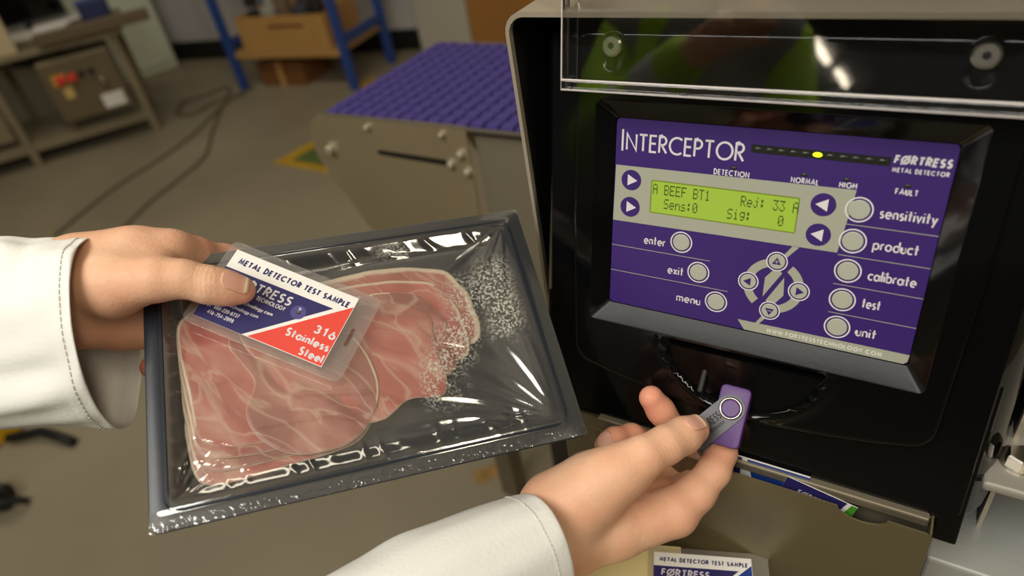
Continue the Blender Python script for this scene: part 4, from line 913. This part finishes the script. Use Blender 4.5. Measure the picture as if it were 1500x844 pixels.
sr, rows2 = sleeve([((230, 1100, .312), (-56, -128, 0), (24, -14, -.058)), ((360, 1040, .332), (-52, -118, 0), (28, -14, -.055)), ((470, 985, .350), (-48, -108, 0), (30, -14, -.052)), ((560, 932, .365), (-48, -108, 0), (30, -14, -.052)), ((650, 885, .380), (-46, -104, 0), (32, -14, -.050)), ((730, 848, .394), (-38, -100, 0), (36, -15, -.046)), ((792, 818, .406), (-28, -92, 0), (40, -16, -.042))], person, folds_r, 2)
stitches(rows2, 55, sr, 0, 96)
# ------------------------------------------------------------------ belt conveyor left of the detector
conv = thing('belt_conveyor', 'steel conveyor with purple modular plastic belt running into the detector', 'conveyor')
LINK = mat('belt_purple', srgb(74, 64, 132), .5, bump=.1, bscale=200, spec=.25); ROD = mat('belt_base', srgb(58, 48, 104), .5)
Y0, Y1, ZT = .389, .722, .946
bm_link = None
b = MB()
lk = [rrect(-.0100, .0100, -.0104, .0104, .002, 2, 1)]
b.loops([[(x, y, -.011) for x, y in lk[0]], [(x, y, -.002) for x, y in lk[0]], [(x*.93, y*.93, 0) for x, y in lk[0]]], True, True)
first = None; cnt = 0; nX, nY = 17, 13
px_, py_ = .0254, (Y1-Y0-.006)/13
X0 = -.765
for j in range(nY):
    for i in range(nX):
        x = X0+.010+i*px_; y = Y0+.015+j*py_; zz = ZT+.0028+(.0006 if (i+j) % 2 else 0)
        if first is None:
            first = b.build('belt_link', LINK, conv); o = first
        else:
            o = first.copy(); COL.objects.link(o)
        o.location = (x, y, zz); cnt += 1
b = MB()
for j in range(nY):
    for i in range(nX, nX+9):
        x = X0+.010+i*px_; y = Y0+.015+j*py_; b.loops([[(x+p, y+q, ZT-.0075) for p, q in lk[0]], [(x+p, y+q, ZT+.0015) for p, q in lk[0]], [(x+p*.86, y+q*.86, ZT+.0035) for p, q in lk[0]]], False, True)
o = b.build('belt_run', LINK, conv); o['kind'] = 'stuff'
b = MB(); b.box((X0-.004, Y0+.004, ZT-.012), (-.10, Y1-.002, ZT-.003), None, .003)
cx, cz, rr = X0-.002, ZT-.045, .034
b.loops([[(cx-rr*math.sin(a), y, cz+rr*math.cos(a)) for a in np.linspace(0, math.pi, 12)]+[(cx, y, cz-rr), (cx+.02, y, cz)] for y in (Y0+.004, Y1-.004)], True, True)
b.build('belt_base', ROD, conv)
prof = [(-.764, ZT+.0005), (-.782, ZT-.004), (-.800, ZT-.018), (-.811, ZT-.042), (-.812, ZT-.066), (-.806, ZT-.088), (-.742, ZT-.207), (-.68, ZT-.30), (-.50, ZT-.30), (-.489, ZT-.004), (-.489, ZT+.0005)]
for y in (Y0-.003, Y1):
    b = MB(); b.loops([[(x, y, z) for x, z in prof], [(x, y+.003, z) for x, z in prof]], True, True); b.build('side_plate', PLATE, conv)
b = MB(); b.box((-.489, Y0-.0035, ZT-.004), (-.12, Y0, ZT+.0006)); b.box((-.764, Y0-.0035, ZT-.0005), (-.489, Y0+.002, ZT+.0015)); b.build('top_edge', STEELD, conv)
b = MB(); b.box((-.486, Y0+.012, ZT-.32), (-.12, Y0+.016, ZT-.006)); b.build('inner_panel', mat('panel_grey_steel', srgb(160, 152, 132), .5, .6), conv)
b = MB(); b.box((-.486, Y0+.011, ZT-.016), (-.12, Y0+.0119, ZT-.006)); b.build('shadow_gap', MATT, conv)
# adjusting slot and its bolts
b = MB(); b.loops([[(x, y, z) for x, z in [(-.672+.0, ZT-.056), (-.664, ZT-.060), (-.535, ZT-.064), (-.535, ZT-.0545), (-.664, ZT-.0515)]] for y in (Y0-.0036, Y0-.0031)], True, True); b.build('adjusting_slot', MATT, conv)
def bolt(x, z, r, nm='bolt', l=.010):
    q = MB(); q.cyl((x, Y0-.003, z), (x, Y0-.0045, z), r*1.5, 18); q.cyl((x, Y0-.0045, z), (x, Y0-.003-l, z), r, 6, bev=.001); q.build(nm, STEEL, conv)
bolt(-.767, ZT-.058, .0075, 'axle_bolt', .014)
for x, z in ((-.672, ZT-.012), (-.529, ZT-.011)): bolt(x, z, .004)
for x, z in ((-.524, ZT-.058), (-.503, ZT-.040), (-.497, ZT-.068)): bolt(x, z, .0055)
for x, y in ((-.60, Y0+.03), (-.60, Y1-.07), (-.30, Y1-.07)):
    b = MB(); b.box((x-.022, y, 0), (x+.022, y+.044, ZT-.20), None, .003); b.build('leg', STEELD, conv)
q0 = on_y(770, 690, .40)
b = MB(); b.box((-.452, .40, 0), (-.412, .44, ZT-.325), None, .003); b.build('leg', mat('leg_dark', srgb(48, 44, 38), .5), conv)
# ------------------------------------------------------------------ floor markings, cables and odds on the floor
YEL = mat('floor_yellow', srgb(188, 150, 30), .6, var=.1, vscale=12); GRN = mat('floor_green', srgb(86, 104, 50), .6, var=.1, vscale=12)
fm = thing('floor_marking', 'yellow floor triangle with a green centre beside the conveyor end', 'floor marking')
FZ = Frame((0, 0, 0), (1, 0, 0), (0, 1, 0), (0, 0, 1), 1.0)
c0, c1, c2 = [on_z(*p, 0)[:2] for p in ((399, 239), (470, 200), (500, 257))]
big = [c0, c2, c1]; cc = sum(np.array(big))/3; sml = [cc+(p-cc)*.52 for p in big]
flat('yellow_border', FZ, [poly([tuple(p) for p in big])], .0006, YEL, fm); flat('green_centre', FZ, [poly([tuple(p) for p in sml])], .0012, GRN, fm)
f2 = MB(); cs = [on_z(*p, 0) for p in ((520, 128), (548, 112), (556, 118), (530, 134))]; f2.add([p+np.array([0, 0, .0006]) for p in cs], [(0, 1, 2, 3)])
tag(f2.build('floor_tape', YEL, fix=False), 'short yellow floor tape at the foot of the blue rack', 'floor tape')
f3 = MB(); cs = [on_z(*p, 0) for p in ((690, 692), (735, 676), (742, 690), (702, 712))]; f3.add([p+np.array([0, 0, .0006]) for p in cs], [(0, 1, 2, 3)])
tag(f3.build('floor_tape', mat('worn_tape', srgb(160, 124, 66), .6, var=.3, vscale=40), fix=False), 'worn ochre tape scrap on the floor under the tray corner', 'floor tape')
CAB = mat('cable_black', srgb(100, 92, 76), .6)
def cable(pix, r, label):
    P_ = [on_z(x, y, r) for x, y in pix]; P_ = [np.array(p) for p in P_]
    out_ = []
    for i in range(len(P_)-1):
        p0, p1, p2, p3 = P_[max(i-1, 0)], P_[i], P_[i+1], P_[min(i+2, len(P_)-1)]
        for u in np.linspace(0, 1, 8, False): out_.append(.5*((2*p1)+(-p0+p2)*u+(2*p0-5*p1+4*p2-p3)*u*u+(-p0+3*p1-3*p2+p3)*u**3))
    out_.append(P_[-1]); b = MB(); b.tube(out_, r, 8); o = b.build('floor_cable', CAB, None, True)
    tag(o, label, 'cable', 'black cables across the floor')
cable([(80, 345), (120, 312), (175, 270), (235, 232), (285, 195), (320, 160), (345, 140), (372, 128)], .007, 'longest black cable curving from the lower left up to the blue rack')
cable([(170, 345), (215, 300), (262, 262), (300, 228), (312, 190), (330, 150), (360, 138)], .007, 'black cable running just right of the longest floor cable')
cable([(262, 160), (270, 148), (300, 140), (330, 128), (336, 138), (310, 152), (280, 168), (258, 166), (262, 158)], .008, 'looped black cable lying near the foot of the white column')
b = MB(); p = on_z(8, 640, 0); tl_ = thing('hand_tool', 'yellow and black tool on the floor beneath the left sleeve', 'tool')
b.box(p+np.array([-.10, -.06, 0]), p+np.array([.03, .05, .06]), None, .012); b.build('tool_body', mat('tool_yellow', srgb(206, 160, 20), .5), tl_)
b = MB(); pa, pb, pc_ = on_z(12, 642, .02), on_z(60, 632, .03), on_z(108, 648, .015); b.tube([pa, (pa+pb)/2, pb, (pb+pc_)/2+np.array([0, 0, .004]), pc_], .014, 10); b.build('tool_handle', MATT, tl_, True)
cst = thing('castor', 'black swivel castor on the floor at the lower left edge', 'castor')
p = on_z(14, 742, 0)
b = MB(); b.cyl(p+np.array([-.02, -.012, .035]), p+np.array([.01, .012, .035]), .035, 24, bev=.006); b.build('wheel', MATT, cst)
b = MB(); b.tube([p+np.array([.03, -.03, .06]), p+np.array([.045, -.01, .055]), p+np.array([.05, .02, .03]), p+np.array([.045, .03, .012])], .010, 8); b.box(p+np.array([-.05, -.03, .062]), p+np.array([.03, .02, .085]), None, .006); b.build('fork', SATIN, cst)
# ------------------------------------------------------------------ blue rack with cartons
BLU = mat('rack_blue', srgb(44, 76, 150), .5); CARD = mat('cardboard', srgb(190, 146, 84), .75, var=.08, vscale=5); BRN = mat('carton_brown', srgb(120, 78, 36), .75, var=.1, vscale=5)
rk = thing('storage_rack', 'blue steel storage rack standing by the back wall with a carton on its shelf', 'rack')
r0 = on_z(360, 131, 0); r1 = on_z(521, 131, 0); r2 = on_z(580, 96, 0); rx = (r1-r0); RW = np.linalg.norm(rx); rx /= RW; ry = np.array([-rx[1], rx[0], 0]); RD = .44
rf = lambda x, y, z: r0+rx*x+ry*y+np.array([0, 0, z])
for x, y in ((0, 0), (RW, 0), (0, RD), (RW, RD)):
    b = MB(); b.box((x-.025, y-.02, 0), (x+.025, y+.02, 2.0), rf, .004); b.build('upright', BLU, rk)
SH = .20
for z in (SH, 1.0, 1.8):
    for y in (0, RD):
        b = MB(); b.box((0, y-.015, z), (RW, y+.015, z+.05), rf, .003) if z > .5 or y > 0 else b.box((.03, y-.012, z), (RW-.03, y+.012, z+.02), rf, .003); b.build('shelf_beam', BLU if z > .5 or y > 0 else CARD, rk)
    for x in (0, RW):
        b = MB(); b.box((x-.015, 0, z+.06), (x+.015, RD, z+.11), rf, .003); b.build('side_beam', BLU, rk)
    b = MB(); b.box((.0, .0, z+.02), (RW, RD, z+.035), rf, .002); b.build('shelf_board', mat('shelf_board_%d' % int(z*10), srgb(176, 140, 90), .7), rk)
zs = SH+.0352
cb = thing('carton', 'open tan cardboard carton with printing on the rack shelf', 'carton')
bw_, bd_, bh_ = RW-.20, .34, .20
for lo_, hi_ in (((.10, .02, zs), (.10+bw_, .025, zs+bh_)), ((.10, .02+bd_, zs), (.10+bw_, .025+bd_, zs+bh_)), ((.10, .025, zs), (.105, .02+bd_, zs+bh_)), ((.095+bw_, .025, zs), (.10+bw_, .02+bd_, zs+bh_))):
    b = MB(); b.box(lo_, hi_, rf); b.build('carton_wall', CARD, cb)
b = MB(); b.box((.105, .025, zs), (.095+bw_, .02+bd_, zs+.01), rf); b.build('carton_base', CARD, cb)
b = MB(); b.box((.34, .0188, zs+.13), (.60, .0199, zs+.15), rf); b.build('carton_print', BRN, cb)
MISC = [mat('misc_%d' % i, srgb(*c), .45, mt) for i, (c, mt) in enumerate([((40, 38, 36), 0), ((190, 186, 176), .3), ((120, 100, 80), 0), ((70, 72, 84), 0)])]
labs = ['dark cable drum sitting in the tan carton at its left', 'pale bottle lying in the tan carton', 'dark foam block in the middle of the tan carton', 'grey motor housing at the right in the tan carton', 'brown coil at the far right in the tan carton']
for i in range(5):
    x = .20+i*(bw_-.18)/4; o = MB()
    if i % 2 == 0: o.cyl(rf(x, .10, zs+.012), rf(x, .10, zs+.22+.03*(i % 3)), .045, 20, bev=.01); o.cyl(rf(x, .10, zs+.24), rf(x, .10, zs+.31), .04, 16, bev=.01)
    else: o.box((x-.05, .06, zs+.012), (x+.05, .18, zs+.24), rf, .02); o.cyl(rf(x, .12, zs+.24), rf(x, .12, zs+.29), .03, 14, bev=.006)
    tag(o.build('carton_item', MISC[i % 4]), labs[i], 'spare part', 'spare parts in the tan carton')
b = MB(); b.box((.10, .06, 0), (.45, .36, .15), rf, .003); lb = MB()
c2_ = thing('carton', 'small brown carton on the floor under the rack shelf', 'carton'); b.build('box', BRN, c2_)
b = MB(); b.box((.255, .055, .0), (.295, .0595, .15), rf); b.build('tape', CARD, c2_)
b = MB(); b.box((.03, .10, zs+.0), (.098, .28, zs+.19), rf, .02); o = b.build('white_bag', mat('bag_white', srgb(206, 200, 190), .6)); tag(o, 'white packet squeezed between the carton and the left rack upright', 'packet')
# white column and skirting
COLM = mat('column_white', srgb(212, 218, 200), .55, var=.06, vscale=4)
ca_ = on_z(200, 118, 0); cb_ = on_z(265, 96, 0); cd = cb_-ca_; cl_ = np.linalg.norm(cd); cd /= cl_; cn = np.array([cd[1], -cd[0], 0])
ff = lambda s, d, z: ca_+cd*s+cn*d+np.array([0, 0, z])
b = MB(); b.box((-.2, -.07, 0), (cl_-.01, 0, 2.0), ff, .01); cab = thing('storage_cabinet', 'pale painted cabinet behind the steel table near the back wall', 'cabinet'); b.build('cabinet_body', COLM, cab)
b = MB(); b.box((-.18, .0, .05), (cl_-.02, .012, 1.95), ff, .003); b.build('cabinet_door', COLM, cab)
# ------------------------------------------------------------------ steel table with control box
tp0 = np.array([-4.136, 1.246, 0]); td = np.array([.549, .836, 0]); td /= np.linalg.norm(td); tn = np.array([td[1], -td[0], 0])
tf = lambda x, y, z: tp0+td*x+tn*y+np.array([0, 0, z])   # x along the front, y towards the viewer
stb = thing('steel_table', 'stainless steel machine table at the left edge with papers on top', 'table')
SD = mat('table_steel', srgb(150, 138, 112), .5, .35, var=.08, vscale=3)
for x, y in ((0, 0), (.638, 0), (0, -.5), (.638, -.5), (-.9, 0), (-.9, -.5)):
    b = MB(); b.box((x-.02, y-.04, 0), (x+.02, y, .56), tf, .003); lg = b.build('leg', SD, stb)
b = MB(); b.box((-1.0, -.58, .56), (.70, .04, .59), tf, .004); b.build('tabletop', SD, stb)
b = MB(); b.box((-.9, -.03, .08), (.62, -.01, .12), tf, .003); b.build('lower_rail', SD, stb)
b = MB(); b.box((-.88, -.02, .17), (-.04, -.015, .55), tf); b.build('side_panel', SD, stb)
b = MB(); b.box((-.9, -.5, .12), (.62, -.03, .13), tf); b.build('lower_shelf', SD, stb)
b = MB(); b.box((.30, .06, .60), (.86, .10, .66), tf, .006); b.build('guide_rail', mat('rail_brown', srgb(104, 88, 66), .5), stb)
cbx = thing('control_box', 'steel control box with red stop buttons hanging under the steel table', 'control box')
b = MB(); b.box((.232, -.20, .19), (.588, .03, .515), tf, .006); b.build('box_body', SD, cbx)
b = MB(); b.box((.240, .03, .198), (.580, .042, .507), tf, .004); bd = b.build('box_door', mat('box_door', srgb(126, 112, 88), .45, .5), cbx)
YB = mat('sign_yellow', srgb(210, 165, 60), .5)
def knob(x, z, r, m, nm):
    q = MB(); q.cyl(tf(x, .042, z), tf(x, .065, z), r, 18, bev=.003); q.cyl(tf(x, .065, z), tf(x, .08, z), r*.7, 18, bev=.003); q.build(nm, m, bd)
knob(.315, .415, .026, RED, 'stop_button'); knob(.372, .415, .024, RED, 'stop_button'); knob(.42, .425, .016, SATIN, 'selector'); knob(.47, .425, .016, SATIN, 'selector'); knob(.505, .36, .018, CHROME, 'key_lock')
b = MB(); b.box((.275, .042, .385), (.342, .045, .445), tf); b.build('yellow_plate', YB, bd)
b = MB(); b.box((.300, .042, .315), (.345, .0445, .375), tf); b.build('warning_label', mat('label_pale', srgb(226, 196, 120), .6), bd)
b = MB(); b.box((.455, .042, .215), (.565, .0445, .29), tf); b.build('rating_plate', PAPER, bd)
# things on the table
for i, (px, py, a, lab) in enumerate([(52, 46, .12, 'loose white paper sheet at the table edge'), (92, 30, -.25, 'white paper sheet behind the first on the steel table')]):
    o = MB(); ca, sa_ = math.cos(a), math.sin(a); c_ = on_z(px, py, .60)
    o.box((-.17, -.12, 0), (.17, .12, .012), lambda p, q, z: c_+td*(p*ca-q*sa_)+tn*(p*sa_+q*ca)+np.array([0, 0, z-.0095+.013*i])); tag(o.build('paper_sheet', PAPER), lab, 'paper', 'papers on the steel table')
mo = thing('monitor', 'dark screen standing behind the papers on the steel table', 'monitor')
b = MB(); b.box((.02, -.50, .64), (.44, -.47, .98), tf, .01); b.build('monitor_case', MATT, mo)
b = MB(); b.box((.04, -.469, .66), (.42, -.467, .96), tf); b.build('screen', BLACK, mo)
b = MB(); b.box((.17, -.54, .5905), (.29, -.44, .60), tf, .003); b.box((.21, -.495, .60), (.25, -.475, .66), tf); b.build('monitor_stand', MATT, mo)
b = MB(); b.box((.50, -.50, .5905), (.66, -.40, .68), tf, .01); bb_ = thing('parts_bin', 'blue plastic parts bin on the steel table beside the screen', 'bin'); b.build('bin_body', mat('bin_blue', srgb(36, 44, 96), .5), bb_)
b = MB(); b.box((.495, -.505, .68), (.665, -.395, .69), tf, .004); b.build('bin_rim', BLU, bb_)
ps = thing('timber_post', 'cream board leaning upright at the far left of the steel table', 'board')
pb = on(16, 62, tp0+tn*.06, tn); sx_ = float(np.dot(pb-tp0, td)); sz_ = float(pb[2])
b = MB(); b.box((sx_-.30, .0, .5905), (sx_+.0, .025, 1.1), tf, .004); b.build('board', mat('board_cream', srgb(206, 188, 152), .6), ps)
# ------------------------------------------------------------------ colleague in a hi-vis jacket behind the viewer (mirrored in the visor)
HV = mat('hivis_lime', srgb(170, 214, 40), .7); HG = mat('hivis_stripe', srgb(196, 198, 198), .4); DK = mat('grey_cloth', srgb(132, 130, 126), .8)
def limb(groups, name, m, parent, res=.012):
    q = Body()
    for pts, k in groups: q.g.append(([(np.array(pts[i][:3]), np.array(pts[i+1][:3]), pts[i][3], pts[i+1][3]) for i in range(len(pts)-1)], k))
    V_, Q_ = q.mesh(res); return obj(name, V_, Q_, m, parent, True)
col_ = thing('person', 'person in a lime hi-vis jacket standing behind the viewer, mirrored in the visor', 'person')
armA = [(-.47, -1.0, 1.39), (-.49, -.87, 1.17), (-.285, -.745, 1.315)]; armB = [(-.20, -1.02, 1.38), (-.13, -1.04, 1.12), (-.14, -.92, .90)]
hands_ = []
for w_, d_ in ((armA[2], (.5, .3, .25)), (armB[2], (0, .5, -.7))):
    w_ = np.array(w_); d_ = np.array(d_)/np.linalg.norm(d_); up_ = np.array([.7, -.5, .5]) if d_[2] < 0 else np.array([0, 0, 1.]); sd_ = np.cross(d_, up_)
    hands_.append(([(*(w_-d_*.05), .026), (*(w_+d_*.02), .026), (*(w_+d_*.09), .030)], .012))
    for f_, l_ in ((-.024, .062), (-.008, .075), (.008, .07), (.024, .055)):
        b0 = w_+d_*.09+up_*f_; hands_.append(([(*b0, .010), (*(b0+d_*l_*.6+sd_*.012), .009), (*(b0+d_*l_*.8+sd_*.04), .008)], .004))
    b0 = w_+d_*.04+sd_*.02; hands_.append(([(*b0, .013), (*(b0+d_*.04+sd_*.03+up_*.02), .010), (*(b0+d_*.07+sd_*.035+up_*.02), .009)], .006))
limb([([(-.295, -.99, 1.40, .055), (-.295, -.985, 1.52, .052)], .02), ([(-.295, -.99, 1.66, .088), (-.295, -.965, 1.60, .072), (-.295, -.94, 1.555, .045)], .03), ([(-.295, -.895, 1.625, .010), (-.295, -.875, 1.595, .014)], .012),
      ([(-.385, -.985, 1.63, .012), (-.385, -.985, 1.60, .012)], .006), ([(-.205, -.985, 1.63, .012), (-.205, -.985, 1.60, .012)], .006)]+hands_, 'body', SKIN, col_, .007)
limb([([(-.295, -1.01, 1.68, .092), (-.295, -1.03, 1.62, .085)], .02)], 'hair', mat('hair_brown', srgb(60, 44, 32), .6), col_)
limb([([(-.36, -1.0, 1.36, .115), (-.34, -1.02, .98, .13)], .03), ([(-.31, -1.0, 1.36, .115), (-.29, -1.02, .98, .13)], .05), ([(-.46, -1.0, 1.40, .075), (-.22, -1.0, 1.40, .075)], .05)], 'shirt', DK, col_)
limb([([(*armA[0], .072), (*armA[1], .056), (*armA[2], .040)], .02)], 'jacket_sleeve', HV, col_); limb([([(*armB[0], .072), (*armB[1], .056), (*armB[2], .040)], .02)], 'jacket_sleeve', HV, col_)
limb([([(-.385, -.925, 1.40, .045), (-.40, -.935, .98, .055)], .02)], 'jacket_front', HV, col_)
a_, b_ = np.array(armA[1]), np.array(armA[2])
for t_ in (.42, .74):
    limb([([(*(a_+(b_-a_)*t_), .056-.016*t_+.002), (*(a_+(b_-a_)*(t_+.12)), .056-.016*t_)], .01)], 'reflective_stripe', HG, col_, .006)
limb([([(-.37, -1.02, .98, .10), (-.385, -1.0, .52, .07), (-.39, -1.03, .10, .055)], .02), ([(-.22, -1.02, .98, .10), (-.205, -1.0, .52, .07), (-.20, -1.03, .10, .055)], .02)], 'trousers', mat('trousers_navy', srgb(34, 38, 54), .8), col_)
for x_ in (-.39, -.20): limb([([(x_, -1.05, .046, .045), (x_, -.90, .036, .035)], .02)], 'boot', MATT, col_)
# ------------------------------------------------------------------ ceiling strip lights down the hall behind the viewer
TUBE = mat('tube_light', srgb(255, 246, 226), .4, emit=srgb(255, 240, 212), estr=14)
for i, (x, y) in enumerate(((-1.58, -11.5), (-1.50, -14.2))):
    t = thing('ceiling_light', ['nearer', 'farther'][i]+' strip light hanging under the hall ceiling', 'ceiling light', 'strip lights along the hall')
    b = MB(); b.box((x-.12, y-.9, 3.26), (x+.12, y+.9, 3.34), None, .01); b.build('fitting', WALL, t)
    b = MB(); b.cyl((x, y-.85, 3.22), (x, y+.85, 3.22), .05, 12); b.build('tube', TUBE, t)
    b = MB(); b.cyl((x, y, 3.34), (x, y, 4.2), .008, 8); b.build('hanger', MATT, t)
